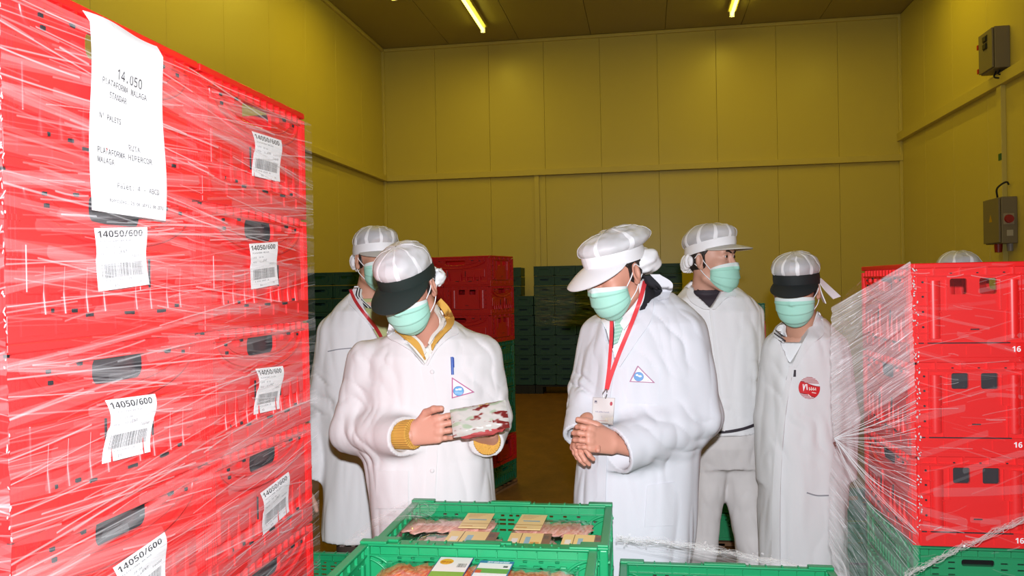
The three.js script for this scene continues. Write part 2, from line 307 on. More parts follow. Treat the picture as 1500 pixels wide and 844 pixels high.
// the film-wrapped pallet on the left: two columns of long sides facing the lens
const LS = { face: at(450, 300, 2.535).x, top: 2.084, far: at(450, 300, 2.535).z };
const protoRed = foldingCrate(M.red, '');
const LGROUP = 'red crates of the wrapped labelled stack';
const leftCrates = [];
let first = true;
for (let col = 0; col < 2; col++) for (let row = 0; row < 6; row++) {
  const p = [LS.face - CD / 2, LS.top - 0.31 * (row + 1) + 0.003, LS.far + 0.305 + col * 0.61];
  const label = 'red labelled crate, ' + ORD[row] + ', ' + (col ? 'nearer' : 'farther') + ' column of the film-wrapped stack';
  if (first) { protoRed.position.set(...p); protoRed.rotation.y = Math.PI / 2; tag(protoRed, label, 'crate', LGROUP); leftCrates.push(protoRed); first = false; } else leftCrates.push(copyOf(protoRed, p, Math.PI / 2, label, LGROUP));
}
const leftBase = LS.top - 0.31 * 6;
palletWood('wooden_pallet', 'wooden pallet under the film-wrapped red crates with labels', 0.82, 1.24, leftBase, [LS.face - 0.4, 0, LS.far + 0.61], 0);
const labelShapes = [bent(0.165, 0.118, 0.012, 0.006), bent(0.16, 0.12, -0.01, 0.005), bent(0.15, 0.12, 0.016, 0.008)];
leftCrates.forEach((c, i) => {
  if (i % 6 === 0) c.remove(c.children.find((k) => k.name === 'liner'));
  const col = i < 6 ? 0 : 1, row = i % 6;
  if (col && !row) return;
  const m = obj('paper_label', labelShapes[i % 3], labelMat, c);
  m.position.set([0.02, -0.004, 0.0, 0.03, -0.01, 0.02][row], 0.118 + (col ? [0.012, 0.032, 0.004, 0.004, 0.01, 0] : [0.016, 0.03, 0.0, -0.008, 0.01, 0])[row], CD / 2 + 0.006);
  m.rotation.z = [0.02, 0.08, -0.05, 0.12, 0, 0][row];
  m.userData.label = 'white printed paper label with a bar code';
});
const bigMap = canvas(1000, 1560, (c, w, h) => {
  c.fillStyle = '#fff'; c.fillRect(0, 0, w, h);
  mono(c, '14.050', 108, 330, 480, '#26262c', 'bold');
  mono(c, 'PLATAFORMA MALAGA', 64, 130, 560, '#2c2c30', 'bold'); mono(c, 'STANDAR', 62, 240, 650, '#34343a', 'bold');
  mono(c, "N° PALETS", 58, 120, 830, '#2e2e32', 'bold');
  mono(c, 'RUTA', 62, 520, 1020, '#2c2c30', 'bold'); mono(c, 'PLATAFORMA HIPERCOR', 62, 100, 1100, '#2c2c30', 'bold'); mono(c, 'MALAGA', 62, 100, 1175, '#2c2c30', 'bold');
  mono(c, 'Palet: 4 - ABCD', 60, 340, 1350, '#2c2c30', 'bold'); mono(c, 'miercoles, 28 de abril de 2010', 40, 230, 1470, '#2e2e32', 'bold');
  c.fillStyle = 'rgba(120,120,125,0.35)'; c.fillRect(330, 0, 3, 150);
});
{
  const w = 0.236, h = 0.385, rows = [];
  for (let i = 0; i <= 24; i++) { const v = i / 24, r = []; for (let j = 0; j <= 12; j++) { const u = j / 12; r.push(V((u - 0.5) * w, -v * h, 0.004 * Math.sin(v * 7 + u * 2) + 0.003 * Math.sin(u * 6 + v * 3) + (v < 0.08 ? -0.02 * (1 - v / 0.08) : 0))); } rows.push(r); }
  const m = obj('paper_sheet', sheet(rows, 0.0006), std(0xffffff, 0.6, { map: bigMap }));
  m.position.set(LS.face + 0.012, LS.top + 0.002, LS.far + 0.915 - 0.018); m.rotation.y = Math.PI / 2; m.rotation.order = 'YXZ'; m.rotation.z = -0.015;
  tag(m, 'large white printed sheet reading 14.050 hung on the topmost red crates', 'sheet of paper');
}
// the red stack on the right, end walls facing the lens, on green crates
const RS = { corner: at(1334, 590, 2.7) };
RS.x = RS.corner.x + CD / 2; RS.z = RS.corner.z - CW / 2; RS.top = 1.592;
const printMap = canvas(256, 96, (c, w, h) => { c.clearRect(0, 0, w, h); c.fillStyle = '#fff'; c.font = 'bold 84px sans-serif'; c.fillText('16', 4, 78, 250); });
for (let row = 0; row < 3; row++) {
  const c = copyOf(protoRed, [RS.x, RS.top - 0.31 * (row + 1), RS.z], Math.PI / 2, 'bright red crate with two square holes, ' + ['topmost', 'middle', 'lowest'][row] + ' of three', 'red crates with square holes');
  for (const l of c.children.filter((k) => k.name.startsWith('paper_label'))) c.remove(l);

  { const k = c.children.find((q) => q.name === 'liner'); if (k && !row) c.remove(k); }
  if (row && !c.children.some((q) => q.name === 'liner')) obj('liner', rb(CW - 0.06, CH - 0.04, CD - 0.06, 0, CH / 2 - 0.004, 0, 0.02), M.liner, c);
  const m = obj('printed_number', new THREE.PlaneGeometry(0.075, 0.028), std(0xffffff, 0.5, { map: printMap, transparent: true }), c);
  m.position.set(-CW / 2 - 0.004, 0.027, 0.145); m.rotation.y = -Math.PI / 2; m.userData.label = 'white printed number';
}

// ---------------------------------------------------------------- green trays
const TW = 0.6, TD = 0.4, TH = 0.185;
function trayLong() {
  const s = rect(TW - 0.02, TH - 0.02, 0, TH / 2);
  for (const x of [-0.2, -0.165, -0.115, -0.085, -0.06, -0.025, 0.0, 0.02, 0.06, 0.085, 0.12, 0.16, 0.2]) { hole(s, x, TH - 0.037, 0.011, 0.006, 0.002); }
  for (const x of [-0.19, -0.165, -0.055, -0.025, 0.0, 0.085, 0.115, 0.15, 0.185]) for (const y of [0, 0.012, 0.03]) hole(s, x, TH - 0.05 - y, 0.02, 0.0065, 0.0025);
  for (const x of [-0.25, 0.25]) for (const y of [0.05, 0.09]) hole(s, x, TH - y, 0.014, 0.006, 0.002);
  const g = [plate(s, 0.006, -0.003)];
  for (const f of [-1, 1]) {
    for (const x of [-0.11, 0.045]) g.push(bx(0.05, 0.04, 0.008, x, TH - 0.07, f * 0.003), bx(0.003, 0.04, 0.012, x, TH - 0.07, f * 0.004));
    for (const x of [-0.225, 0.215]) g.push(rb(0.018, 0.05, 0.012, x, TH - 0.07, f * 0.004, 0.004));
    for (const sx of [-1, 1]) { const a = []; for (let i = 0; i <= 12; i++) { const t = Math.PI / 2 * i / 12; a.push(V(sx * (0.288 - 0.085 * Math.sin(t)), TH - 0.115 + 0.085 * Math.cos(t), f * 0.004)); } g.push(tube(a, 0.004, 14, 5)); const b = a.map((p) => V(p.x + sx * 0.014, p.y - 0.008, p.z)); g.push(tube(b, 0.003, 14, 5)); }
    g.push(bx(TW - 0.03, 0.003, 0.012, 0, TH - 0.03, f * 0.004), bx(TW - 0.03, 0.003, 0.01, 0, 0.03, f * 0.004));
    for (let i = 0; i < 11; i++) g.push(bx(0.003, 0.018, 0.012, -0.25 + i * 0.05, TH - 0.02, f * 0.004));
    for (let i = 0; i < 15; i++) g.push(bx(0.003, 0.05, 0.008, -0.245 + i * 0.035, 0.05, f * 0.004));
  }
  return join(g);
}
function trayEnd() {
  const s = rect(TD - 0.02, TH - 0.02, 0, TH / 2);
  hole(s, 0, TH - 0.05, 0.1, 0.022, 0.008);
  for (const x of [-0.13, -0.08, 0.08, 0.13]) for (const y of [0.05, 0.07, 0.09]) hole(s, x, TH - y, 0.022, 0.005, 0.002);
  const g = [plate(s, 0.006, -0.003)];
  for (const f of [-1, 1]) {
    for (let i = 0; i < 9; i++) g.push(bx(0.005, 0.05, 0.012, -0.16 + i * 0.04, 0.06, f * 0.004));
    g.push(bx(TD - 0.03, 0.003, 0.012, 0, TH - 0.03, f * 0.004), bx(TD - 0.03, 0.004, 0.012, 0, 0.09, f * 0.004));
    for (let i = 0; i < 7; i++) g.push(bx(0.003, 0.02, 0.012, -0.15 + i * 0.05, TH - 0.02, f * 0.004));
    for (const x of [-0.155, 0.155]) g.push(rb(0.02, 0.08, 0.012, x, 0.1, f * 0.004, 0.004));
  }
  return join(g);
}
function greenTray(mat) {
  const t = thing('green_tray', '', 'crate');
  obj('tray_floor', [bx(TW - 0.02, 0.006, TD - 0.02, 0, 0.02, 0), ...[-0.2, -0.1, 0, 0.1, 0.2].map((x) => bx(0.008, 0.02, TD - 0.04, x, 0.01, 0))], mat, t);
  const L = trayLong(), E = trayEnd();
  for (const s of [-1, 1]) { obj('long_wall', L, mat, t).position.z = s * (TD / 2 - 0.01); const e = obj('end_wall', E, mat, t); e.position.x = s * (TW / 2 - 0.01); e.rotation.y = Math.PI / 2; }
  const rim = [];
  for (const s of [-1, 1]) {
    rim.push(rb(TW, 0.007, 0.022, 0, TH - 0.0035, s * (TD / 2 - 0.011), 0.003), rb(0.022, 0.007, TD - 0.04, s * (TW / 2 - 0.011), TH - 0.0035, 0, 0.003));
    rim.push(rb(0.12, 0.007, 0.018, 0, TH + 0.002, s * (TD / 2 - 0.011), 0.003));
    for (const x of [-1, 1]) rim.push(rb(0.07, 0.008, 0.026, x * (TW / 2 - 0.035), TH + 0.003, s * (TD / 2 - 0.013), 0.003));
    for (let i = 0; i < 10; i++) rim.push(bx(0.004, 0.004, 0.016, -0.2 + i * 0.045, TH + 0.001, s * (TD / 2 - 0.011)));
  }
  obj('rim', rim, mat, t);
  for (const [x, z] of [[1, 1], [1, -1], [-1, 1], [-1, -1]]) obj('corner_post', rb(0.024, TH - 0.01, 0.024, x * (TW / 2 - 0.013), TH / 2, z * (TD / 2 - 0.013), 0.006), mat, t);
  return t;
}
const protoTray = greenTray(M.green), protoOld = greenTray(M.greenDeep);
let usedTray = false, usedOld = false;
function tray(p, turn, label, group, old = false) {
  const proto = old ? protoOld : protoTray;
  if (old ? usedOld : usedTray) return copyOf(proto, p, turn, label, group);
  old ? usedOld = true : usedTray = true;
  proto.position.set(...p); proto.rotation.y = turn; return tag(proto, label, 'crate', group);
}
const P = (v) => [v.x, v.y, v.z];
// the two open stacks in the middle: top rims from their far edges
const fa = at(752, 735, 2.44), trayTurn = 0.015;
const TA = [fa.x - 0.003, 0.9 - TH, fa.z + TD / 2], TB = [TA[0] - 0.02, TA[1], TA[2] + 0.395];
for (let k = 0; k < 4; k++) {
  const n = ['topmost', 'second', 'third', 'lowest'][k];
  tray([TA[0], TA[1] - k * TH, TA[2]], trayTurn, k ? 'green ventilated tray, ' + n + ' of the stack under the farther open tray' : 'open green tray of yellow-carded packages, behind the other open tray', 'stacked green trays in the middle');
  tray([TB[0], TB[1] - k * TH, TB[2]], trayTurn, k ? 'green ventilated tray, ' + n + ' of the stack under the nearer open tray' : 'open green tray of red meat packages, nearest in the middle', 'stacked green trays in the middle');
}
palletWood('wooden_pallet', 'wooden pallet under the open green trays in the middle', 0.82, 0.8, 0.9 - 4 * TH, [TA[0] - 0.01, 0, TA[2] + 0.2]);
// the lower stack right of it, and one at the far left
{
  const r = at(1062, 826, 2.38), x = r.x, y = r.y, z = r.z + TD / 2;
  for (let k = 0; k < 3; k++) tray([x, y - (k + 1) * TH, z], 0.01, ['topmost', 'second', 'lowest'][k] + ' green tray of the low stack in front of the woman', 'low green trays before the woman');
  palletWood('wooden_pallet', 'wooden pallet under the low green trays before the standing woman', 0.62, 0.42, y - 3 * TH, [x, 0, z]);
  const l = at(545, 812, 2.98), lx = l.x - 0.3, lz = LS.far - 0.26;
  for (let k = 0; k < 3; k++) tray([lx, l.y - (k + 1) * TH, lz], 0.0, ['topmost', 'second', 'lowest'][k] + ' green tray beside the labelled red stack, under a white coat hem', 'low green trays by the labelled stack');
  palletWood('wooden_pallet', 'wooden pallet beside the labelled red stack', 0.62, 0.42, l.y - 3 * TH, [lx, 0, lz]);
  for (let k = 0; k < 3; k++) tray([RS.x, RS.top - 3 * 0.31 - (k + 1) * TH - 0.004, RS.z], Math.PI / 2, ['topmost', 'second', 'lowest'][k] + ' green tray under the three red crates with square holes', 'green trays under the square-holed crates');
  palletWood('wooden_pallet', 'wooden pallet under the crates with square holes', 0.42, 0.62, RS.top - 3 * 0.31 - 3 * TH - 0.004, [RS.x, 0, RS.z]);
  const b = at(1300, 768, 3.42); b.z -= 0.32;
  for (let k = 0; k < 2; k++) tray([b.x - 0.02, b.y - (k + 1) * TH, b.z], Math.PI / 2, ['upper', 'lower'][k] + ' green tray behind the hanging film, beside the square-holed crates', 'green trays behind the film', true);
  palletWood('wooden_pallet', 'wooden pallet behind the hanging film', 0.42, 0.62, b.y - 2 * TH, [b.x - 0.02, 0, b.z]);
}
// stack of red and green crates behind the man with the package
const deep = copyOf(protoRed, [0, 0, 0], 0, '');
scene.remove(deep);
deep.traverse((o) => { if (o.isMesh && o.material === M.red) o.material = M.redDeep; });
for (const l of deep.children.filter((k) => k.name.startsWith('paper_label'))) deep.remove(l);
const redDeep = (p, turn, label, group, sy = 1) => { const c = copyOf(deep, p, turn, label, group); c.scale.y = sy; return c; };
{
  const q = at(718, 374, 6.0), turn = CAM_YAW - 25 * RAD, rowH = 0.215, c = Math.cos(turn), s = Math.sin(turn), grp = 'crates of the mixed stack behind the man with the package';
  const put = (u, w) => { const dx = c, dz = -s, bxx = -s, bz = -c; return [q.x + u * dx + w * bxx, q.z + u * dz + w * bz]; };
  let y = q.y - rowH;
  const row = (label, red, h, end) => {
    const list = end ? [[-0.2, 0.2, Math.PI / 2], [-0.605, 0.2, Math.PI / 2]] : [[-0.3, 0.2, 0]];
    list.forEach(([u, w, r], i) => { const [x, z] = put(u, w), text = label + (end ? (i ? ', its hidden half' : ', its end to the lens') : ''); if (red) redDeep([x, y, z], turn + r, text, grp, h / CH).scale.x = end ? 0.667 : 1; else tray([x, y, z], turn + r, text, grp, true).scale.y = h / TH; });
  };
  row('deep red crate on top of the mixed stack behind the bending man', true, rowH); y -= rowH;
  row('deep red crate in the second row of the mixed stack', true, rowH, true); y -= rowH;
  row('deep red crate in the third row of the mixed stack', true, rowH); y -= 0.18;
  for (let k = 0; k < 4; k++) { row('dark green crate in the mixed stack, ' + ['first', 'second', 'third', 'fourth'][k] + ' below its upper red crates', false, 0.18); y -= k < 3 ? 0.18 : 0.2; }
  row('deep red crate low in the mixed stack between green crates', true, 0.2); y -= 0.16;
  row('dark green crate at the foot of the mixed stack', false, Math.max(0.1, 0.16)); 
  const [x, z] = put(-0.3, 0.2);
  if (y > 0.03) palletWood('wooden_pallet', 'wooden pallet under the mixed red and green stack', 0.6, 0.4, y, [x, 0, z], turn);
}
// stack behind the man who looks aside: green trays between his legs, red crates higher up
{
  const q = at(1121, 445, 4.7), x = q.x - 0.3, z = q.z - 0.2, grp = 'crates behind the man who looks aside';
  let y = q.y - 0.1;
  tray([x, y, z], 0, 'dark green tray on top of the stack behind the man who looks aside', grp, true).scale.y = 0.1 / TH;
  for (let k = 0; k < 3; k++) { y -= 0.25; redDeep([x, y, z], 0, 'deep red crate behind the man who looks aside, ' + ORD[k] + ' of three', grp, 0.25 / CH); }
  let n = 0; while (y > 0.22) { y -= TH; tray([x, y, z], 0, 'green tray seen between the trouser legs, ' + ORD[n++] + ' of its stack', grp); }
  tray([x, 0.03, z], 0, 'green tray lowest of the stack seen between the trouser legs', grp).scale.y = (y - 0.03) / TH;
  palletWood('wooden_pallet', 'wooden pallet behind the man who looks aside', 0.6, 0.4, 0.03, [x, 0, z]);
}
// the dark green crates along the back wall
{
  const w = 0.292, h = 0.139, d = 0.39, zf = onPlane(800, 577, 'z', ZB).z ? onPlane(800, 577, 'y', 0).z : 0;
  const proto = thing('storage_crate', '', 'crate');
  const s = rect(w - 0.004, h - 0.004, 0, h / 2); hole(s, 0, h * 0.6, 0.11, 0.026, 0.008);
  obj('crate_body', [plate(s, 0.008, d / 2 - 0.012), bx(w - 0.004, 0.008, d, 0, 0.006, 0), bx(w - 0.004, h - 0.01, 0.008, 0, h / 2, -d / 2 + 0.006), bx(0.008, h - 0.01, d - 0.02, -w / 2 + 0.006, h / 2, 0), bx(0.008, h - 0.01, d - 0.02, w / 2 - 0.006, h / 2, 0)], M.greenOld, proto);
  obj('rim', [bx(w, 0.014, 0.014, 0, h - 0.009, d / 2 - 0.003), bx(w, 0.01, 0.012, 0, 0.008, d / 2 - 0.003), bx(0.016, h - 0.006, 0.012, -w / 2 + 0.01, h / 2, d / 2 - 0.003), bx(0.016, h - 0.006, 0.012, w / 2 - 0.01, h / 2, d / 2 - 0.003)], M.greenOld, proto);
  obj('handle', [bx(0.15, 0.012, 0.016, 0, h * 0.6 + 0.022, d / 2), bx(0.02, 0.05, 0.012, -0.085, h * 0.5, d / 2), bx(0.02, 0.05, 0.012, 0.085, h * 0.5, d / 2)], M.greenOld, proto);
  let one = true;
  const columns = (px0, cols, rows, dz, base, where) => {
    const x0 = onPlane(px0, 577, 'z', zf + dz).x;
    for (let c = 0; c < cols; c++) for (let r = 0; r < rows; r++) {
      const p = [x0 + w * (c + 0.5) + (random(c * 31 + r)() - 0.5) * 0.008, base + r * h, zf + dz - d / 2 + (random(c + r * 17 + 3)() - 0.5) * 0.02];
      const label = 'dark green crate, ' + where + (cols > 1 ? ', column ' + ['one', 'two', 'three', 'four', 'five', 'six', 'seven'][c] : '') + ', ' + ORD[rows - 1 - r];
      if (one) { proto.position.set(...p); tag(proto, label, 'crate', where); one = false; } else copyOf(proto, p, 0, label, where);
    }
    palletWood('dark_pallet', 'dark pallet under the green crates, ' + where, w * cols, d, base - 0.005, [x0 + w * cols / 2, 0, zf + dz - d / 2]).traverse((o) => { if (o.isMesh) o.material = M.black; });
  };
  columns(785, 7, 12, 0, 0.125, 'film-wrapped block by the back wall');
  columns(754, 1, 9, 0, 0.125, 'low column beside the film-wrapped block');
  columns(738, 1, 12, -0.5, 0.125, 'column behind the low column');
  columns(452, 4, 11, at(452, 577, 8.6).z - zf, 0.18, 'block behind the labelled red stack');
}

// ---------------------------------------------------------------- packed meat in the trays
const clear = new THREE.MeshPhysicalMaterial({ color: 0xffffff, roughness: 0.08, transmission: 1, thickness: 0, ior: 1.45, specularIntensity: 1 });
const meatMap = (a, b, seed) => dataMap(128, 128, (u, v, x, y) => { const n = 0.5 + 0.5 * noise(x * 0.05, y * 0.09, seed), f = Math.pow(0.5 + 0.5 * noise(x * 0.12, y * 0.05, seed + 9), 3); return a.map((c, i) => lerp(lerp(c, b[i], n), [0.95, 0.86, 0.8][i], f * 0.7)); }, true);
const meatPale = std(0xffffff, 0.45, { map: meatMap([0.8, 0.5, 0.45], [0.9, 0.74, 0.66], 2) }), meatRed = std(0xffffff, 0.4, { map: meatMap([0.78, 0.2, 0.07], [0.97, 0.52, 0.24], 6) });
const cardYellow = canvas(300, 340, (c, w, h) => { c.fillStyle = '#f6dc9a'; c.fillRect(0, 0, w, h); c.fillStyle = '#a7741f'; c.fillRect(0, h * 0.68, w, 8); c.fillStyle = '#8fb4c4'; c.fillRect(60, h * 0.42, 190, 22); c.fillStyle = '#d79a4a'; c.fillRect(20, h * 0.84, 120, 14); c.fillStyle = '#c98a5a'; for (let i = 0; i < 5; i++) c.fillRect(30, 30 + i * 18, 200 - i * 22, 5); });
const cardStrip = canvas(480, 200, (c, w, h) => { c.fillStyle = '#f6da94'; c.fillRect(0, 0, w * 0.8, h); c.fillStyle = '#8a6a58'; c.fillRect(w * 0.8, 0, w * 0.2, h); c.fillStyle = '#6b4a2a'; c.fillRect(w * 0.28, 0, 8, h); c.fillStyle = '#f2f0e6'; c.fillRect(40, 70, 70, 50); c.fillStyle = '#9cc4d0'; c.fillRect(190, 50, 60, 80); c.fillStyle = '#e0a85a'; c.fillRect(260, 110, 100, 30); c.fillStyle = '#222'; bars(c, w * 0.83, 30, 60, 40, 3); });
const cardWhite = canvas(460, 320, (c, w, h) => { c.fillStyle = '#2c3a8c'; c.fillRect(0, 0, w, h); c.fillStyle = '#f4f3ee'; c.fillRect(10, 10, w - 20, h * 0.6); c.fillStyle = '#86b63c'; c.fillRect(10, h * 0.62, w - 20, h * 0.34); c.fillStyle = '#efb51c'; c.beginPath(); c.ellipse(130, 70, 90, 38, 0, 0, 7); c.fill(); scrawl(c, 62, 72, 140, 26, '#c87a10', 9); bars(c, 300, 90, 120, 50, 8); });
const cardBlue = canvas(460, 320, (c, w, h) => { c.fillStyle = '#3f7fae'; c.fillRect(0, 0, w, h); c.fillStyle = '#f4f6f4'; c.fillRect(14, 40, w - 28, h - 54); c.fillStyle = '#6fae4a'; c.fillRect(14, 110, w - 28, 60); c.fillStyle = '#d4572a'; c.fillRect(14, 130, 80, 40); scrawl(c, 110, 22, 290, 18, '#eef4f8', 7); c.fillStyle = '#555'; c.fillRect(350, 70, 60, 22); });
const cards = [cardYellow, cardStrip, cardWhite, cardBlue].map((map) => std(0xffffff, 0.45, { map }));
function slices(w, d, n, seed) {
  const r = random(seed), g = [];
  for (let i = 0; i < n; i++) {
    const s = new THREE.SphereGeometry(1, 14, 8); const p = s.attributes.position;
    for (let k = 0; k < p.count; k++) { const v = V(p.getX(k), p.getY(k), p.getZ(k)), q = 1 + 0.25 * noise(v.x * 1.5 + seed, v.y, v.z * 1.5 + i); p.setXYZ(k, v.x * q, v.y, v.z * q); }
    s.scale(w * 0.55 / n + 0.018, 0.008, d * 0.42); s.computeVertexNormals();
    g.push(move(s, -w / 2 + w * (i + 0.5) / n, 0.017 + 0.003 * r(), (r() - 0.5) * d * 0.08, 0, (r() - 0.5) * 0.4, 0.16));
  }
  return g;
}
function meatPackage(label, p, turn, w, d, card, cw, cx, meat, seed, tilt = 0) {
  const t = thing('meat_package', label, 'meat package', p, turn, 'packages in the open green trays');
  t.rotation.x = tilt;
  const h = 0.034, rows = [];
  obj('plastic_tray', [rb(w, 0.006, d, 0, 0.004, 0, 0.002), rb(w, 0.022, 0.004, 0, 0.014, d / 2, 0.0015), rb(w, 0.022, 0.004, 0, 0.014, -d / 2, 0.0015), rb(0.004, 0.022, d, w / 2, 0.014, 0, 0.0015), rb(0.004, 0.022, d, -w / 2, 0.014, 0, 0.0015), ], clear, t);
  for (let i = 0; i <= 8; i++) { const r = []; for (let j = 0; j <= 16; j++) { const u = j / 8 - 1, v = i / 4 - 1; r.push(V(u * w / 2, h - 0.014 * Math.pow(Math.max(Math.abs(u), Math.abs(v)), 6) + 0.002 * noise(u * 4, v * 4, seed), v * d / 2)); } rows.push(r); }
  obj('plastic_lid', sheet(rows, 0), clear, t);
  slices(w * 0.92, d, 7, seed).forEach((g) => obj('meat_slice', g, meat, t));
  const m = obj('card_sleeve', [rb(cw, 0.0016, d * 0.96, 0, 0, 0, 0.0006)], card, t); m.position.set(cx, h + 0.0035, 0);
  { const pa = m.geometry.attributes.position, uv = m.geometry.attributes.uv; for (let i = 0; i < pa.count; i++) uv.setXY(i, pa.getX(i) / cw + 0.5, 0.5 - pa.getZ(i) / d); }
  return t;
}
{
  const y = 0.9 - 0.062, zr = TA[2] - 0.085, zn = TA[2] + 0.085, X = (px, z) => { const d = -V(0, 0, z).applyMatrix4(camera.matrixWorldInverse).z; return at(px, 770, d).x; };
  meatPackage('long package of pale slices with a yellow card, rear row below the bending man', [X(650, zr) - 0.01, y, zr], 0.02, 0.27, 0.15, cards[0], 0.08, 0.085, meatPale, 3);
  meatPackage('package of brownish slices with a yellow card, rear row beside the lanyard man', [X(806, zr), y, zr], -0.02, 0.21, 0.15, cards[0], 0.075, -0.06, meatPale, 7);
  const xs = [[640, 0.215], [772, 0.13], [852, 0.14]];
  meatPackage('package of white slices with a yellow strip card, front row beside the film corner', [X(668, zn) - 0.02, y, zn], 0.0, 0.225, 0.14, cards[1], 0.135, 0.04, meatPale, 12);
  meatPackage('package under a yellow strip card, middle of the front row', [X(770, zn), y, zn], 0.02, 0.12, 0.14, cards[1], 0.112, 0, meatPale, 14);
  meatPackage('package under a yellow strip card, front row against the end wall of its tray', [X(850, zn), y, zn], -0.01, 0.11, 0.14, cards[1], 0.105, 0, meatPale, 15);
  const zb = TB[2] - 0.095;
  meatPackage('package of orange red meat with a white and green card bearing a yellow oval', [X(616, zb) - 0.005, y - 0.004, zb], 0.01, 0.245, 0.17, cards[2], 0.085, 0.052, meatRed, 21);
  meatPackage('package of orange red meat with a blue-edged white and green card', [X(762, zb), y - 0.01, zb], -0.02, 0.24, 0.17, cards[3], 0.085, -0.08, meatRed, 25);
}
// ---------------------------------------------------------------- stretch film
function streaks(w, h, n, seed, slope, haze, strong) {
  return canvas(w, h, (c) => {
    const r = random(seed); c.fillStyle = 'rgb(' + [haze, haze, haze].join() + ')'; c.fillRect(0, 0, w, h); c.lineCap = 'round';
    for (let i = 0; i < n * 0.25; i++) { const y = r() * h, x = r() * w, l = w * (0.2 + r() * 0.6), a = (r() - 0.5) * slope; c.strokeStyle = 'rgba(255,255,255,' + (0.02 + r() * 0.06) + ')'; c.lineWidth = 6 + r() * 22; c.beginPath(); c.moveTo(x - l / 2, y - a * l / 2); c.quadraticCurveTo(x, y + (r() - 0.5) * 24, x + l / 2, y + a * l / 2); c.stroke(); }
    for (let i = 0; i < n; i++) { const y = r() * h, x = r() * w, l = w * (0.06 + r() * r() * 0.7), a = (r() - 0.5) * slope, k = Math.pow(r(), 3); c.strokeStyle = 'rgba(255,255,255,' + (0.05 + k * strong) + ')'; c.lineWidth = 0.8 + r() * 3.2; c.beginPath(); c.moveTo(x - l / 2, y - a * l / 2); c.quadraticCurveTo(x, y + (r() - 0.5) * 14, x + l / 2, y + a * l / 2); c.stroke(); }
  });
}
const film = (map, more = {}) => { map.colorSpace = THREE.NoColorSpace; return new THREE.MeshPhysicalMaterial({ color: 0xffffff, roughness: 0.3, alphaMap: map, transparent: true, side: THREE.DoubleSide, ...more }); };
function filmSheet(edgeA, edgeB, nu, nv, amp, seed, freq = [3, 40]) {  // from edge A to edge B, ripples run along
  const a = curve(edgeA, nv), b = curve(edgeB, nv), rows = [];
  for (let i = 0; i <= nv; i++) { const r = []; for (let j = 0; j <= nu; j++) { const u = j / nu, p = a[i].clone().lerp(b[i], u), k = Math.sin(Math.PI * u) * 0.6 + 0.4; p.z += amp * k * noise(u * freq[0], i / nv * freq[1], seed); p.x += amp * 0.5 * k * noise(u * freq[0], i / nv * freq[1], seed + 50); r.push(p); } rows.push(r); }
  return sheet(rows, 0);
}
{ // left: wrapped round the long faces and the near end
  const map = streaks(2048, 2048, 1300, 4, 0.2, 5, 0.3), m = film(map);
  const x = LS.face + 0.02, z0 = LS.far + 0.002, z1 = LS.far + 1.24, y0 = 0.1, y1 = LS.top - 0.03;
  const side = filmSheet([V(x, y1, z1), V(x, y0, z1)], [V(x, y1, z0), V(x, y0, z0)], 60, 160, 0.007, 5, [2.5, 60]);
  const near = filmSheet([V(LS.face - 0.42, y1, z1 + 0.004), V(LS.face - 0.42, y0, z1 + 0.004)], [V(x, y1, z1), V(x, y0, z1)], 16, 160, 0.006, 9, [2, 60]);
  const far = filmSheet([V(x, y1, z0), V(x, y0, z0)], [V(LS.face - 0.42, y1, z0 - 0.004), V(LS.face - 0.42, y0, z0 - 0.004)], 16, 100, 0.004, 12, [2, 50]);
  const t = thing('stretch_film', 'clear stretch film wrapped tightly round the labelled red crates, streaked with pale folds', 'plastic film');
  obj('film_sheet', side, m, t); obj('film_sheet', near, m, t);
  const r = random(8), folds = [];
  for (let i = 0; i < 90; i++) { const y = 0.3 + r() * 1.75; folds.push(move(new THREE.SphereGeometry(1, 7, 5).scale(0.0008 + r() * 0.001, 0.002 + r() * 0.004, 0.0012), x - 0.002 + (r() - 0.5) * 0.006, y, z1 + (r() - 0.5) * 0.006, 0, 0, (r() - 0.5) * 1.2)); }
  obj('film_fold', folds, new THREE.MeshPhysicalMaterial({ color: lin(0.9, 0.75, 0.75), roughness: 0.12, opacity: 0.4, transparent: true }), t);
}
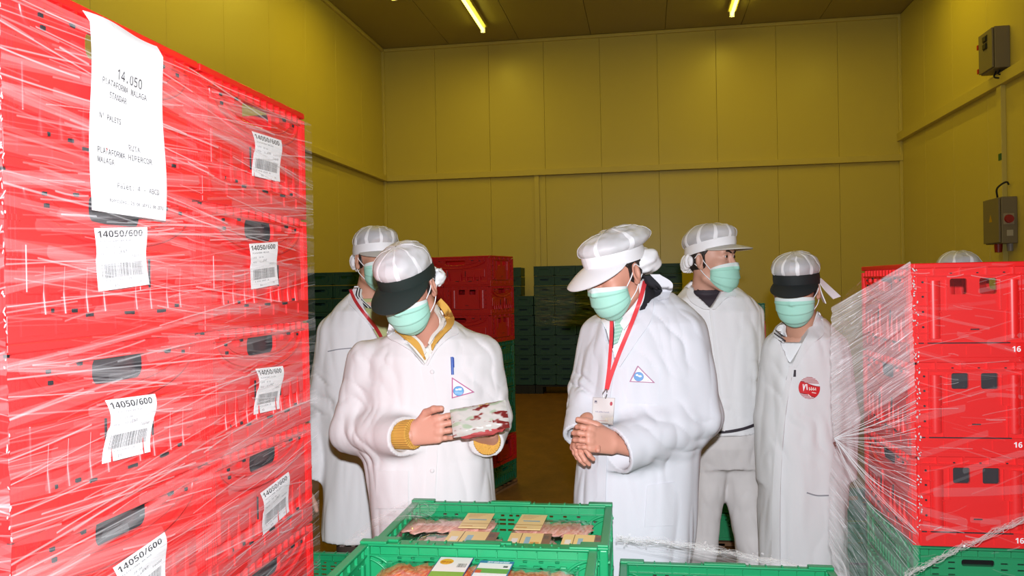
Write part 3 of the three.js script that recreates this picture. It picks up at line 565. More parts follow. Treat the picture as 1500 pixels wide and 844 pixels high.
{ // right: round the red stack and out in a loose fan
  const t = thing('stretch_film', 'loose clear stretch film fanning out from the square-holed red crates towards the woman', 'plastic film');
  const q = (x, y, d) => at(x, y, d), m1 = film(streaks(1024, 1024, 340, 14, 0.1, 62, 0.7)), m2 = film(streaks(1024, 1024, 260, 24, 0.12, 12, 0.6)), m3 = film(streaks(1024, 1024, 260, 34, 0.14, 28, 0.5));
  obj('film_sheet', filmSheet([q(1218, 450, 2.8), q(1217, 520, 2.8), q(1218, 590, 2.79), q(1221, 642, 2.78)], [q(1334, 383, 2.69), q(1336, 440, 2.69), q(1338, 500, 2.69), q(1340, 565, 2.69)], 60, 120, 0.012, 31, [2, 24]), m1, t);
  obj('film_sheet', filmSheet([q(1219, 636, 2.78), q(1222, 642, 2.78), q(1226, 650, 2.78)], [q(1340, 562, 2.69), q(1342, 690, 2.69), q(1347, 812, 2.69)], 60, 100, 0.014, 37, [2, 20]), m2, t);
  obj('film_sheet', filmSheet([q(1226, 648, 2.78), q(1217, 690, 2.8), q(1215, 760, 2.82), q(1214, 800, 2.82)], [q(1347, 808, 2.69), q(1342, 850, 2.68), q(1300, 880, 2.68), q(1240, 880, 2.7)], 60, 120, 0.02, 41, [2, 18]), m3, t);
  obj('film_sheet', filmSheet([q(1262, 410, 3.32), q(1266, 520, 3.32), q(1268, 640, 3.32)], [q(1218, 450, 2.8), q(1217, 540, 2.8), q(1221, 642, 2.78)], 30, 80, 0.01, 45, [2, 20]), m2, t);
  obj('film_sheet', filmSheet([q(1335, 388, 2.668), q(1341, 600, 2.668), q(1350, 860, 2.668)], [q(1530, 384, 2.64), q(1530, 600, 2.64), q(1530, 860, 2.64)], 40, 100, 0.004, 48, [2, 40]), film(streaks(1024, 1024, 90, 44, 0.3, 4, 0.25)), t);
  const r = random(3), g = [];
  for (let i = 0; i < 90; i++) { const y = 392 + r() * 400, a = q(1336 + r() * 8 + (y - 392) * 0.02, y, 2.672); g.push(move(new THREE.SphereGeometry(1, 7, 5).scale(0.0012 + r() * 0.002, 0.0016 + r() * 0.004, 0.0018), a.x, a.y, a.z, 0, 0, (r() - 0.5) * 1.6)); }
  for (let i = 0; i < 26; i++) { const s = r(); g.push(tube([q(1222, 642, 2.77), q(lerp(1260, 1300, r()), lerp(600, 740, s), 2.74), q(1342, lerp(560, 800, s), 2.685)], 0.0005 + r() * 0.0006, 14, 5)); }
  obj('film_fold', g, new THREE.MeshPhysicalMaterial({ color: 0xffffff, roughness: 0.08, opacity: 0.55, transparent: true }), t);
}
// twisted ropes of film: many thin shining strands, and loose sheets
function filmRope(label, path, width, strands, seed, thick = 0.0012, op = 0.4) {
  const r = random(seed), c = new THREE.CatmullRomCurve3(path), g = [];
  for (let i = 0; i < strands; i++) { const ph = r() * 7, w = width * (0.3 + 0.7 * r()), f = 2 + r() * 5, pts = []; for (let k = 0; k <= 26; k++) { const u = k / 26, p = c.getPoint(u); p.y += w * Math.sin(ph + f * u * 6) * (0.6 + 0.4 * noise(u * 9, i, seed)); p.z += w * 0.6 * Math.cos(ph + f * u * 6); p.x += w * 0.4 * noise(u * 12, i, seed + 3); pts.push(p); } g.push(tube(pts, thick * (0.5 + r()), 60, 5)); }
  for (let i = 0; i < 90; i++) { const p = c.getPoint(r()); g.push(move(new THREE.TetrahedronGeometry(0.002 + r() * 0.003).scale(1.6, 0.6, 1), p.x, p.y + (r() - 0.5) * width * 1.5, p.z + (r() - 0.5) * width, r() * 6, r() * 6, 0)); }
  return tag(obj('film_rope', g, new THREE.MeshPhysicalMaterial({ color: lin(0.95, 0.93, 0.9), roughness: 0.06, opacity: op, transparent: true })), label, 'plastic film');
}
filmRope('glittering twisted film rope slanting before the green trays under the red crates', [at(1300, 862, 2.5), at(1360, 826, 2.52), at(1430, 792, 2.54), at(1530, 748, 2.56)], 0.02, 16, 5, 0.0009, 0.2);
filmRope('flat wrinkled strip of film stretched from the open tray towards the woman', [at(903, 790, 2.42), at(990, 796, 2.42), at(1080, 812, 2.42), at(1200, 838, 2.42), at(1260, 860, 2.42)], 0.02, 16, 15, 0.0007, 0.22);
{
  const m = film(streaks(1024, 256, 130, 54, 0.2, 14, 0.4)), t = thing('stretch_film', 'loose film drawn over the far corner of the open green tray, before a white coat', 'plastic film');
  obj('film_sheet', filmSheet([at(600, 730, 2.46), at(560, 752, 2.34), at(520, 780, 2.2), at(498, 800, 2.1)], [at(645, 738, 2.4), at(628, 757, 2.3), at(560, 768, 2.2), at(520, 800, 2.08)], 24, 60, 0.012, 61, [2, 10]), m, t);
  const s = thing('stretch_film', 'film pulled over the rim of the low green tray beside the strip', 'plastic film');
  obj('film_sheet', filmSheet([at(1185, 822, 2.4), at(1200, 850, 2.34)], [at(1250, 842, 2.5), at(1260, 870, 2.5)], 20, 30, 0.014, 66, [2, 8]), m, s);
  const strip = thing('stretch_film', 'pale film sheet between the film strip and the low green tray', 'plastic film');
  obj('film_sheet', filmSheet([at(903, 782, 2.43), at(903, 802, 2.43)], [at(1240, 838, 2.43), at(1240, 862, 2.43)], 60, 20, 0.012, 71, [8, 4]), m, strip);
  const zf = onPlane(800, 577, 'y', 0).z + 0.04, L = onPlane(786, 577, 'z', zf).x;
  const back = thing('stretch_film', 'shiny dark film band round the green crates by the back wall', 'plastic film');
  obj('film_sheet', filmSheet([V(L, 1.5, zf), V(L, 0.95, zf)], [V(L + 2.05, 1.5, zf), V(L + 2.05, 0.95, zf)], 120, 60, 0.02, 75, [14, 14]), film(streaks(1024, 256, 120, 64, 0.3, 14, 0.3), { roughness: 0.12, color: lin(0.5, 0.5, 0.45) }), back);
}

// ---------------------------------------------------------------- bodies and cloth from distance fields
const smin = (a, b, k) => { if (k <= 0) return Math.min(a, b); const h = clamp(0.5 + 0.5 * (b - a) / k, 0, 1); return b + (a - b) * h - k * h * (1 - h); };
const smax = (a, b, k) => -smin(-a, -b, k);
// tapered capsule; flat cuts its far end square, squash = [axis, factor] makes it oval
function cone(a, b, ra, rb, o = {}) {
  const bx_ = b.x - a.x, by = b.y - a.y, bz = b.z - a.z, L2 = bx_ * bx_ + by * by + bz * bz || 1e-9, L = Math.sqrt(L2), q = o.squash;
  return (x, y, z) => {
    const px = x - a.x, py = y - a.y, pz = z - a.z, tt = (px * bx_ + py * by + pz * bz) / L2, t = tt < 0 ? 0 : tt > 1 ? 1 : tt;
    let dx = px - t * bx_, dy = py - t * by, dz = pz - t * bz;
    if (q) { const k = (dx * q[0].x + dy * q[0].y + dz * q[0].z) * (1 / q[1] - 1); dx += q[0].x * k; dy += q[0].y * k; dz += q[0].z * k; }
    let d = Math.sqrt(dx * dx + dy * dy + dz * dz) - (ra + (rb - ra) * t);
    if (o.flat) d = Math.max(d, (tt - 1) * L);
    return d;
  };
}
function ell(c, r, m) {
  const e = m ? m.elements : null;
  return (x, y, z) => {
    let px = x - c.x, py = y - c.y, pz = z - c.z;
    if (e) { const X = e[0] * px + e[1] * py + e[2] * pz, Y = e[4] * px + e[5] * py + e[6] * pz, Z = e[8] * px + e[9] * py + e[10] * pz; px = X; py = Y; pz = Z; }
    const ax = px / r.x, ay = py / r.y, az = pz / r.z, k0 = Math.sqrt(ax * ax + ay * ay + az * az), k1 = Math.sqrt(ax * ax / r.x / r.x + ay * ay / r.y / r.y + az * az / r.z / r.z);
    return k1 < 1e-9 ? -Math.min(r.x, r.y, r.z) : k0 * (k0 - 1) / k1;
  };
}
const blend = (list, k) => (x, y, z) => { let d = list[0](x, y, z); for (let i = 1; i < list.length; i++) d = smin(d, list[i](x, y, z), k); return d; };
// naive surface nets, blocks far from the surface are skipped
function net(f, lo, hi, h) {
  const nx = Math.ceil((hi.x - lo.x) / h) + 1, ny = Math.ceil((hi.y - lo.y) / h) + 1, nz = Math.ceil((hi.z - lo.z) / h) + 1, B = 6, S = new Float32Array(nx * ny * nz), reach = B * h * 0.87 * 1.5 + 2 * h;
  const I = (i, j, k) => (k * ny + j) * nx + i;
  for (let k0 = 0; k0 < nz; k0 += B) for (let j0 = 0; j0 < ny; j0 += B) for (let i0 = 0; i0 < nx; i0 += B) {
    const c = f(lo.x + (i0 + B / 2) * h, lo.y + (j0 + B / 2) * h, lo.z + (k0 + B / 2) * h), far = Math.abs(c) > reach;
    for (let k = k0; k < Math.min(nz, k0 + B); k++) for (let j = j0; j < Math.min(ny, j0 + B); j++) for (let i = i0; i < Math.min(nx, i0 + B); i++) S[I(i, j, k)] = far ? c : f(lo.x + i * h, lo.y + j * h, lo.z + k * h);
  }
  const id = new Int32Array(nx * ny * nz).fill(-1), pos = [], idx = [];
  for (let k = 0; k + 1 < nz; k++) for (let j = 0; j + 1 < ny; j++) for (let i = 0; i + 1 < nx; i++) {
    let n = 0, mask = 0, X = 0, Y = 0, Z = 0;
    for (let c = 0; c < 8; c++) if (S[I(i + (c & 1), j + (c >> 1 & 1), k + (c >> 2))] < 0) mask |= 1 << c;
    if (!mask || mask === 255) continue;
    for (let a = 0; a < 8; a++) for (const bit of [1, 2, 4]) { if (a & bit) continue; const b = a | bit; if ((mask >> a & 1) === (mask >> b & 1)) continue; const va = S[I(i + (a & 1), j + (a >> 1 & 1), k + (a >> 2))], vb = S[I(i + (b & 1), j + (b >> 1 & 1), k + (b >> 2))], t = va / (va - vb); X += (a & 1) + (bit === 1 ? t : 0); Y += (a >> 1 & 1) + (bit === 2 ? t : 0); Z += (a >> 2) + (bit === 4 ? t : 0); n++; }
    id[I(i, j, k)] = pos.length / 3; pos.push(lo.x + (i + X / n) * h, lo.y + (j + Y / n) * h, lo.z + (k + Z / n) * h);
  }
  const quad = (a, b, c, d, flip) => { if (a < 0 || b < 0 || c < 0 || d < 0) return; flip ? idx.push(a, c, b, a, d, c) : idx.push(a, b, c, a, c, d); };
  for (let k = 1; k + 1 < nz; k++) for (let j = 1; j + 1 < ny; j++) for (let i = 1; i + 1 < nx; i++) {
    const s = S[I(i, j, k)] < 0;
    if (s !== S[I(i + 1, j, k)] < 0) quad(id[I(i, j - 1, k - 1)], id[I(i, j, k - 1)], id[I(i, j, k)], id[I(i, j - 1, k)], !s);
    if (s !== S[I(i, j + 1, k)] < 0) quad(id[I(i - 1, j, k - 1)], id[I(i - 1, j, k)], id[I(i, j, k)], id[I(i, j, k - 1)], !s);
    if (s !== S[I(i, j, k + 1)] < 0) quad(id[I(i - 1, j - 1, k)], id[I(i, j - 1, k)], id[I(i, j, k)], id[I(i - 1, j, k)], !s);
  }
  const g = new THREE.BufferGeometry(), nor = new Float32Array(pos.length), uv = new Float32Array(pos.length / 3 * 2), e = h * 0.6;
  for (let v = 0; v < pos.length; v += 3) { const x = pos[v], y = pos[v + 1], z = pos[v + 2], a = f(x + e, y, z) - f(x - e, y, z), b = f(x, y + e, z) - f(x, y - e, z), c = f(x, y, z + e) - f(x, y, z - e), l = Math.hypot(a, b, c) || 1; nor[v] = a / l; nor[v + 1] = b / l; nor[v + 2] = c / l; uv[v / 3 * 2] = x + z; uv[v / 3 * 2 + 1] = y; }
  g.setAttribute('position', new THREE.Float32BufferAttribute(pos, 3)); g.setAttribute('normal', new THREE.BufferAttribute(nor, 3)); g.setAttribute('uv', new THREE.BufferAttribute(uv, 2)); g.setIndex(idx);
  return g;
}
// ---- head, in its own axes: x to its left, y up, z to the front, origin midway between the ears
const headField = (() => {
  const base = blend([ell(V(0, 0.035, -0.016), V(0.076, 0.09, 0.096)), ell(V(0, -0.042, 0.026), V(0.058, 0.068, 0.062)), ell(V(0, -0.099, 0.062), V(0.022, 0.018, 0.02)), cone(V(-0.052, -0.07, 0.0), V(-0.02, -0.105, 0.055), 0.014, 0.014), cone(V(0.052, -0.07, 0.0), V(0.02, -0.105, 0.055), 0.014, 0.014), ell(V(0.036, -0.018, 0.055), V(0.027, 0.026, 0.028)), ell(V(-0.036, -0.018, 0.055), V(0.027, 0.026, 0.028)), cone(V(-0.038, 0.041, 0.07), V(0.038, 0.041, 0.07), 0.014, 0.014)], 0.03);
  const nose = blend([cone(V(0, 0.026, 0.082), V(0, -0.022, 0.107), 0.0085, 0.0125), ell(V(0.011, -0.026, 0.098), V(0.009, 0.008, 0.01)), ell(V(-0.011, -0.026, 0.098), V(0.009, 0.008, 0.01))], 0.01);
  const sockets = [ell(V(0.032, 0.02, 0.096), V(0.02, 0.013, 0.017)), ell(V(-0.032, 0.02, 0.096), V(0.02, 0.013, 0.017))];
  const lids = [ell(V(0.032, 0.02, 0.073), V(0.0155, 0.014, 0.0145)), ell(V(-0.032, 0.02, 0.073), V(0.0155, 0.014, 0.0145))];
  const slits = [ell(V(0.032, 0.0195, 0.09), V(0.0125, 0.0042, 0.014)), ell(V(-0.032, 0.0195, 0.09), V(0.0125, 0.0042, 0.014))];
  const lips = blend([cone(V(-0.02, -0.056, 0.081), V(0.02, -0.056, 0.081), 0.006, 0.006), cone(V(-0.018, -0.066, 0.079), V(0.018, -0.066, 0.079), 0.006, 0.006)], 0.002);
  const ears = [1, -1].map((s) => {
    const m = new THREE.Matrix4().makeRotationFromEuler(new THREE.Euler(-0.2, s * 0.35, s * 0.1)), o = ell(V(s * 0.083, 0.002, -0.012), V(0.009, 0.034, 0.021), m), i = ell(V(s * 0.092, 0.006, -0.008), V(0.008, 0.022, 0.011), m), lobe = ell(V(s * 0.08, -0.026, -0.004), V(0.007, 0.011, 0.009));
    return (x, y, z) => smin(smax(o(x, y, z), -i(x, y, z), 0.005), lobe(x, y, z), 0.008);
  });
  return (x, y, z) => {
    let d = base(x, y, z);
    if (d > 0.06) return d - 0.012;
    d = smin(d, nose(x, y, z), 0.012);
    for (const s of sockets) d = smax(d, -s(x, y, z), 0.012);
    for (const s of lids) d = smin(d, s(x, y, z), 0.004);
    for (const s of slits) d = Math.max(d, -s(x, y, z));
    d = smin(d, lips(x, y, z), 0.006);
    for (const s of ears) d = smin(d, s(x, y, z), 0.008);
    return d;
  };
})();
function hairField(long) {
  const o = ell(V(0, 0.032, -0.02), V(0.0825, 0.096, 0.1));
  return (x, y, z) => { let d = o(x, y, z) + 0.003 * noise(x * 60, y * 30, z * 60); const face = z - 0.008 - 0.7 * Math.max(0, y - 0.025); d = Math.max(d, face); const side = Math.abs(x) > 0.05 ? -0.035 : -0.05; return Math.max(d, (long ? -0.075 : (z < -0.03 ? -0.062 : side)) - y); };
}
const skinMat = (r, g, b) => new THREE.MeshPhysicalMaterial({ color: lin(r, g, b), roughness: 0.52, sheen: 0.2, sheenRoughness: 0.5, bumpMap: grain, bumpScale: 0.0002 });
const cloth = (r, g, b) => std(lin(r, g, b), 0.85, { bumpMap: weave, bumpScale: 0.0003 });
const PM = {
  coat: cloth(0.7, 0.685, 0.675), coatCool: cloth(0.67, 0.68, 0.71), coatFar: cloth(0.8, 0.8, 0.8), coatGrey: cloth(0.74, 0.74, 0.735), net: std(lin(0.76, 0.76, 0.77), 0.5, { opacity: 0.66, transparent: true, side: THREE.DoubleSide }), netSolid: std(lin(0.78, 0.78, 0.78), 0.5, { opacity: 0.8, transparent: true, side: THREE.DoubleSide }), seam: std(lin(0.86, 0.86, 0.86), 0.6), capWhite: std(lin(0.84, 0.84, 0.84), 0.6), visorGrey: std(lin(0.62, 0.6, 0.54), 0.6), capBlack: std(lin(0.012, 0.016, 0.016), 0.75), capGreen: std(lin(0.011, 0.022, 0.018), 0.75),
  mask: new THREE.MeshStandardMaterial({ color: 0xffffff, roughness: 0.8, vertexColors: true }), loop: std(lin(0.85, 0.85, 0.85), 0.7), hair: std(lin(0.018, 0.012, 0.009), 0.55), eye: std(lin(0.75, 0.72, 0.7), 0.15), iris: std(lin(0.03, 0.016, 0.01), 0.15), yellow: cloth(0.62, 0.34, 0.06), polo: cloth(0.72, 0.69, 0.62), red: std(lin(0.75, 0.05, 0.06), 0.5), suit: cloth(0.01, 0.01, 0.014), shirt: cloth(0.8, 0.8, 0.8), brown: cloth(0.06, 0.035, 0.025), trousers: cloth(0.05, 0.05, 0.06), shoe: std(lin(0.02, 0.018, 0.017), 0.4), trousersWhite: cloth(0.66, 0.63, 0.61), dark: std(lin(0.03, 0.022, 0.03), 0.7), line: std(lin(0.3, 0.3, 0.32), 0.8), steel: new THREE.MeshStandardMaterial({ color: lin(0.5, 0.5, 0.5), roughness: 0.3, metalness: 1 }),
};
// cloth folds: long soft ones down the drop, sharper short ones where asked
const folds = (amp, seed, sx = 8, sy = 1.7) => (x, y, z) => amp * (0.62 * noise(x * sx + seed, y * sy, z * sx) + 0.3 * (1 - 2 * Math.abs(noise(x * sx * 1.6, y * sy * 1.5 + seed, z * sx * 1.6))));
class Figure {
  constructor(label, category, px, depth) {
    this.depth = depth;
    const b = at(px, 420, depth);
    this.g = thing('person', label, category, [b.x, 0, b.z], CAM_YAW);
    this.g.updateMatrixWorld(true);
    this.inverse = this.g.matrixWorld.clone().invert();
  }
  J(px, py, dz = 0) { return at(px, py, this.depth - dz).applyMatrix4(this.inverse); }
  head(c, yaw, pitch, roll, scale = 1) {
    const p = this.J(...c);
    this.H = new THREE.Matrix4().compose(p, new THREE.Quaternion().setFromEuler(new THREE.Euler(pitch * RAD, yaw * RAD, roll * RAD, 'YXZ')), V(scale, scale, scale));
    this.Hi = this.H.clone().invert(); this.hs = scale; this.hc = p;
  }
  hp(x, y, z) { return V(x, y, z).applyMatrix4(this.H); }
  headF(x, y, z) { const e = this.Hi.elements; return headField(e[0] * x + e[4] * y + e[8] * z + e[12], e[1] * x + e[5] * y + e[9] * z + e[13], e[2] * x + e[6] * y + e[10] * z + e[14]) * this.hs; }
  // stacked ovals given as [py, left px, right px, half depth, dz]
  torso(slices) {
    const s = slices.map(([py, l, r, rz, dz = 0]) => { const a = this.J(l, py, dz), b = this.J(r, py, dz); return { y: (a.y + b.y) / 2, x: (a.x + b.x) / 2, z: (a.z + b.z) / 2, rx: Math.abs(b.x - a.x) / 2, rz }; }).sort((a, b) => a.y - b.y);
    const n = s.length;
    return (x, y, z) => {
      let i = 0; while (i < n - 2 && y > s[i + 1].y) i++;
      const a = s[i], b = s[i + 1], t0 = clamp((y - a.y) / (b.y - a.y), 0, 1), t = t0;
      const rx = a.rx + (b.rx - a.rx) * t, rz = a.rz + (b.rz - a.rz) * t, cx = a.x + (b.x - a.x) * t, cz = a.z + (b.z - a.z) * t;
      const dx = (x - cx) / rx, dz = (z - cz) / rz, d = (Math.pow(Math.pow(Math.abs(dx), 2.3) + Math.pow(Math.abs(dz), 2.3), 1 / 2.3) - 1) * Math.min(rx, rz) * 0.92;
      return Math.max(d, s[0].y - y, y - s[n - 1].y);
    };
  }
  limb(list, flat) { const p = list.map(([px, py, dz, r]) => [this.J(px, py, dz), r]), out = []; for (let i = 0; i + 1 < p.length; i++) out.push(cone(p[i][0], p[i + 1][0], p[i][1], p[i + 1][1], { flat: flat && i === p.length - 2 })); const d = blend(out, 0.025); if (!flat) return d;
    const e = p[p.length - 1], q = p[p.length - 2], dir = e[0].clone().sub(q[0]).normalize(), inner = cone(e[0].clone().addScaledVector(dir, -0.05), e[0].clone().addScaledVector(dir, 0.06), e[1] - 0.02, e[1] - 0.009);
    const g = (x, y, z) => Math.max(d(x, y, z), -inner(x, y, z)); g.end = e[0]; return g; }
  // a prism through an outline of pixels, negative inside
  prism(outline) { const p = outline.map((q) => this.J(q[0], q[1], 0.1)); let area = 0; p.forEach((a, i) => { const b = p[(i + 1) % p.length]; area += a.x * b.y - b.x * a.y; }); const s = area > 0 ? 1 : -1; return (x, y) => { let d = 1e9, inside = false; for (let i = 0, j = p.length - 1; i < p.length; j = i++) { const a = p[j], b = p[i], ex = b.x - a.x, ey = b.y - a.y, wx = x - a.x, wy = y - a.y, t = clamp((wx * ex + wy * ey) / (ex * ex + ey * ey), 0, 1); d = Math.min(d, Math.hypot(wx - ex * t, wy - ey * t)); if ((a.y > y) !== (b.y > y) && x < a.x + (y - a.y) / (b.y - a.y) * ex) inside = !inside; } return inside ? -d : d; }; }
  box(list, pad = 0.1) { const b = new THREE.Box3(); for (const p of list) b.expandByPoint(p); return b.expandByScalar(pad); }
  mesh(name, f, b, h, mat, parent = this.g) { return obj(name, net(f, b.min, b.max, h), mat, parent); }
  // first point of a field met along the ray of a pixel
  hit(f, px, py, lift = 0) { const a = this.J(px, py, 0.75), b = this.J(px, py, -0.5), L = a.distanceTo(b), dir = b.clone().sub(a).normalize(); let t = 0; for (let i = 0; i < 90 && t < L; i++) { const p = a.clone().addScaledVector(dir, t), d = f(p.x, p.y, p.z); if (d < lift + 0.0006) return p; t += Math.max(0.0008, (d - lift) * 0.7); } return this.J(px, py, 0.1); }
  // a patch of cloth or print laid on a field inside a four-cornered outline of pixels (top left, top right, bottom right, bottom left)
  patch(name, f, quad, mat, { n = [10, 10], lift = 0.003, thick = 0.002, parent = this.g } = {}) { const [a, b, c, d] = quad, rows = []; for (let i = 0; i <= n[1]; i++) { const v = i / n[1], r = []; for (let j = 0; j <= n[0]; j++) { const u = j / n[0]; r.push(this.hit(f, lerp(lerp(a[0], b[0], u), lerp(d[0], c[0], u), v), lerp(lerp(a[1], b[1], u), lerp(d[1], c[1], u), v), lift)); } rows.push(r); } return obj(name, sheet(rows, thick), mat, parent); }
  // a band between two pixel polylines laid on a field
  band(name, f, left, right, mat, { n = 24, lift = 0.003, thick = 0.002, parent = this.g, m = 3 } = {}) { const A = curve(left.map((p) => [p[0], p[1], 0]), n), B = curve(right.map((p) => [p[0], p[1], 0]), n), rows = []; for (let i = 0; i <= n; i++) { const r = []; for (let j = 0; j <= m; j++) { const u = j / m; r.push(this.hit(f, lerp(A[i].x, B[i].x, u), lerp(A[i].y, B[i].y, u), lift)); } rows.push(r); } return obj(name, sheet(rows, thick), mat, parent); }
  strip(name, f, line, w, mat, o = {}) { const c = curve(line.map((p) => [p[0], p[1], 0]), 20), L = [], R = []; c.forEach((p, i) => { const q = c[Math.min(20, i + 1)].clone().sub(c[Math.max(0, i - 1)]).normalize(); L.push([p.x + q.y * w / 2, p.y - q.x * w / 2]); R.push([p.x - q.y * w / 2, p.y + q.x * w / 2]); }); return this.band(name, f, L, R, mat, { n: 30, m: 1, ...o }); }
  hand({ w, k, n, side, curl = [[0.5, 0.6, 0.4]], thumb = [[0.6, 0.7, -0.2], [0.8, 0.5, -0.2], [0.9, 0.3, -0.2]], scale = 1, splay = 0.05, stub = 0.07 }) {
    const W = this.J(...w), K = this.J(...k), f = K.clone().sub(W).normalize(), nn = V(...n); nn.addScaledVector(f, -nn.dot(f)).normalize(); const t = nn.clone().cross(f).multiplyScalar(side), s = scale, o = (a, b, c) => W.clone().addScaledVector(f, a * s).addScaledVector(t, b * s).addScaledVector(nn, c * s);
    const kn = [o(0.092, 0.028, 0), o(0.096, 0.009, 0.002), o(0.091, -0.011, 0.001), o(0.082, -0.029, -0.003)], sq = { squash: [nn, 0.62] }, palm = [cone(o(-stub, 0, 0), o(0.0, 0, 0), 0.029 * s, 0.027 * s, { squash: [nn, 0.75] }), ...kn.map((p, i) => cone(o(0.012, [0.014, 0.005, -0.006, -0.015][i], 0), p, 0.021 * s, 0.0135 * s, sq)), cone(o(0.015, 0.018, -0.004), o(0.05, 0.03, -0.008), 0.018 * s, 0.014 * s)], len = [0.073, 0.081, 0.075, 0.059], rad = [0.0093, 0.0096, 0.009, 0.0079], fingers = [];
    kn.forEach((p, i) => { const c = curl[i % curl.length]; let a = 0, q = p.clone().addScaledVector(f, -0.006 * s); const ch = []; [0.46, 0.3, 0.24].forEach((m, j) => { a += c[j]; const d = f.clone().multiplyScalar(Math.cos(a)).addScaledVector(nn, -Math.sin(a)).addScaledVector(t, (1.5 - i) * splay).normalize(), e = q.clone().addScaledVector(d, len[i] * m * s); ch.push(cone(q, e, rad[i] * (1 - 0.09 * j) * s, rad[i] * (0.93 - 0.1 * j) * s)); q = e; }); fingers.push(blend(ch, 0.0035)); });
    { let q = o(0.028, 0.026, -0.006); const ch = []; thumb.forEach((v, j) => { const d = f.clone().multiplyScalar(v[0]).addScaledVector(t, v[1]).addScaledVector(nn, v[2]).normalize(), e = q.clone().addScaledVector(d, [0.042, 0.034, 0.027][j] * s); ch.push(cone(q, e, [0.0145, 0.0115, 0.0105][j] * s, [0.0118, 0.0108, 0.0088][j] * s)); q = e; }); fingers.push(blend(ch, 0.005)); }
    const P_ = blend(palm, 0.01 * s), field = (x, y, z) => { let d = 1; for (const g of fingers) d = Math.min(d, g(x, y, z)); return smin(d, P_(x, y, z), 0.007); };
    const b = new THREE.Box3().setFromCenterAndSize(o(0.06, 0, 0), V(0.26, 0.26, 0.26).multiplyScalar(s));
    return net(field, b.min, b.max, 0.003);
  }
  // one skin: head and neck, a slender trunk and limbs inside the clothes, hands
  skin(mat, neck, bones, hands) {
    const N = this.J(...neck), top = this.hp(0, -0.05, -0.022), nf = cone(top, N, 0.054, 0.062), tr = cone(N, N.clone().add(V(0, -0.09, -0.01)), 0.064, 0.1, { squash: [V(0, 0, 1), 0.75] }), self = this;
    const f = (x, y, z) => smin(self.headF(x, y, z), smin(nf(x, y, z), tr(x, y, z), 0.03), 0.022), c = this.hc, lowY = N.y - 0.12;
    const b = new THREE.Box3(V(Math.min(c.x - 0.16, N.x - 0.1), lowY, Math.min(c.z - 0.16, N.z - 0.12)), V(Math.max(c.x + 0.16, N.x + 0.1), c.y + 0.17, Math.max(c.z + 0.16, N.z + 0.12)));
    const parts = [net(f, b.min, b.max, 0.0038)], limbs = bones.map((l) => this.limb(l)), pts = bones.flat().map((q) => this.J(q[0], q[1], q[2])), bb = this.box([...pts, N], 0.08);
    bb.max.y = Math.min(bb.max.y, N.y);
    parts.push(net(blend([tr, ...limbs], 0.04), bb.min, bb.max, 0.014), ...hands.map((h) => this.hand(h)));
    this.neckF = blend([nf, tr], 0.03);
    return obj('body', parts, mat, this.g);
  }
  eyes(hairMat = PM.hair, look = 0) {
    for (const s of [1, -1]) {
      const e = obj('eye', new THREE.SphereGeometry(0.0118, 14, 10).translate(s * 0.032, 0.02, 0.0735).applyMatrix4(this.H), PM.eye, this.g);
      obj('iris', new THREE.SphereGeometry(0.0074, 12, 8).scale(1, 1, 0.45).translate(s * 0.032 + look, 0.0195, 0.0838).applyMatrix4(this.H), PM.iris, e);
      obj('eyebrow', loft([[[0.012, 0.039, 0.094], [0.03, 0.046, 0.0895], [0.05, 0.041, 0.073]], [[0.012, 0.033, 0.0955], [0.03, 0.0395, 0.0915], [0.051, 0.037, 0.0745]]].map((l) => l.map(([x, y, z]) => [s * x, y, z])), 10, 0.004).applyMatrix4(this.H), hairMat, this.g);
    }
  }
  hair(long = false, mat = PM.hair) { obj('hair', net(hairField(long), V(-0.11, -0.1, -0.14), V(0.11, 0.15, 0.13), 0.005).applyMatrix4(this.H), mat, this.g); }
  cap({ band, visor, visorLen = 0.065, droop = 0.35, H = 0.09, bulge = 0.12, back = 0, seams = 10, netMat = PM.net, y = 0.046, gather = 'ruffle', bandH = 0.034, pleat = 0.0, tip = 0.035, bow = 0 }) {
    const rx = 0.0865, rz = 0.107, cz = -0.01, y0 = (t) => y - tip * (1 - Math.cos(t)) / 2, ring = (t, q, up, s = 0) => V(rx * q * Math.sin(t), lerp(y0(t), y - tip / 2, s) + up, cz + rz * q * Math.cos(t)), T = 48, M_ = (g) => g.applyMatrix4(this.H);
    const crownPt = (t, v, off = 0) => { const c = Math.cos(v * Math.PI / 2), s = Math.sin(v * Math.PI / 2), bk = (1 - Math.cos(t)) / 2, q = Math.pow(c, 0.72) * (1 + (bulge + back * bk) * Math.sin(Math.PI * Math.pow(v, 0.75))) + off; const p = ring(t, q + pleat * Math.cos(t * seams) * c * (1 - c), bandH + H * s, s * s); p.z -= back * 0.09 * s * bk; p.y -= back * 0.05 * bk * s * c; const k = 0.0035 * noise(p.x * 22, p.y * 22, p.z * 22); p.x += k; p.y += k; return p; };
    const rows = []; for (let i = 0; i <= 18; i++) { const r = []; for (let j = 0; j <= T; j++) r.push(crownPt(j / T * 2 * Math.PI, Math.min(0.995, i / 18))); rows.push(r); }
    const cap = obj('cap', M_(sheet(rows, 0)), netMat, this.g);
    for (let k = 0; k < seams; k++) { const t = (k + 0.5) / seams * 2 * Math.PI, r = []; for (let i = 0; i <= 14; i++) { const v = i / 14 * 0.95, w = 0.075 * (1 - 0.6 * v); r.push([crownPt(t - w, v, 0.012), crownPt(t, v, 0.018), crownPt(t + w, v, 0.012)]); } obj('cap_seam', M_(sheet(r, 0.0008)), PM.seam, cap); }
    const br = []; for (const [q, up] of [[1.02, bandH + 0.003], [1.035, bandH * 0.5], [1.02, -0.003]]) { const r = []; for (let j = 0; j <= T; j++) r.push(ring(j / T * 2 * Math.PI, q, up)); br.push(r); }
    obj('cap_band', M_(sheet(br, 0.003)), band, cap);
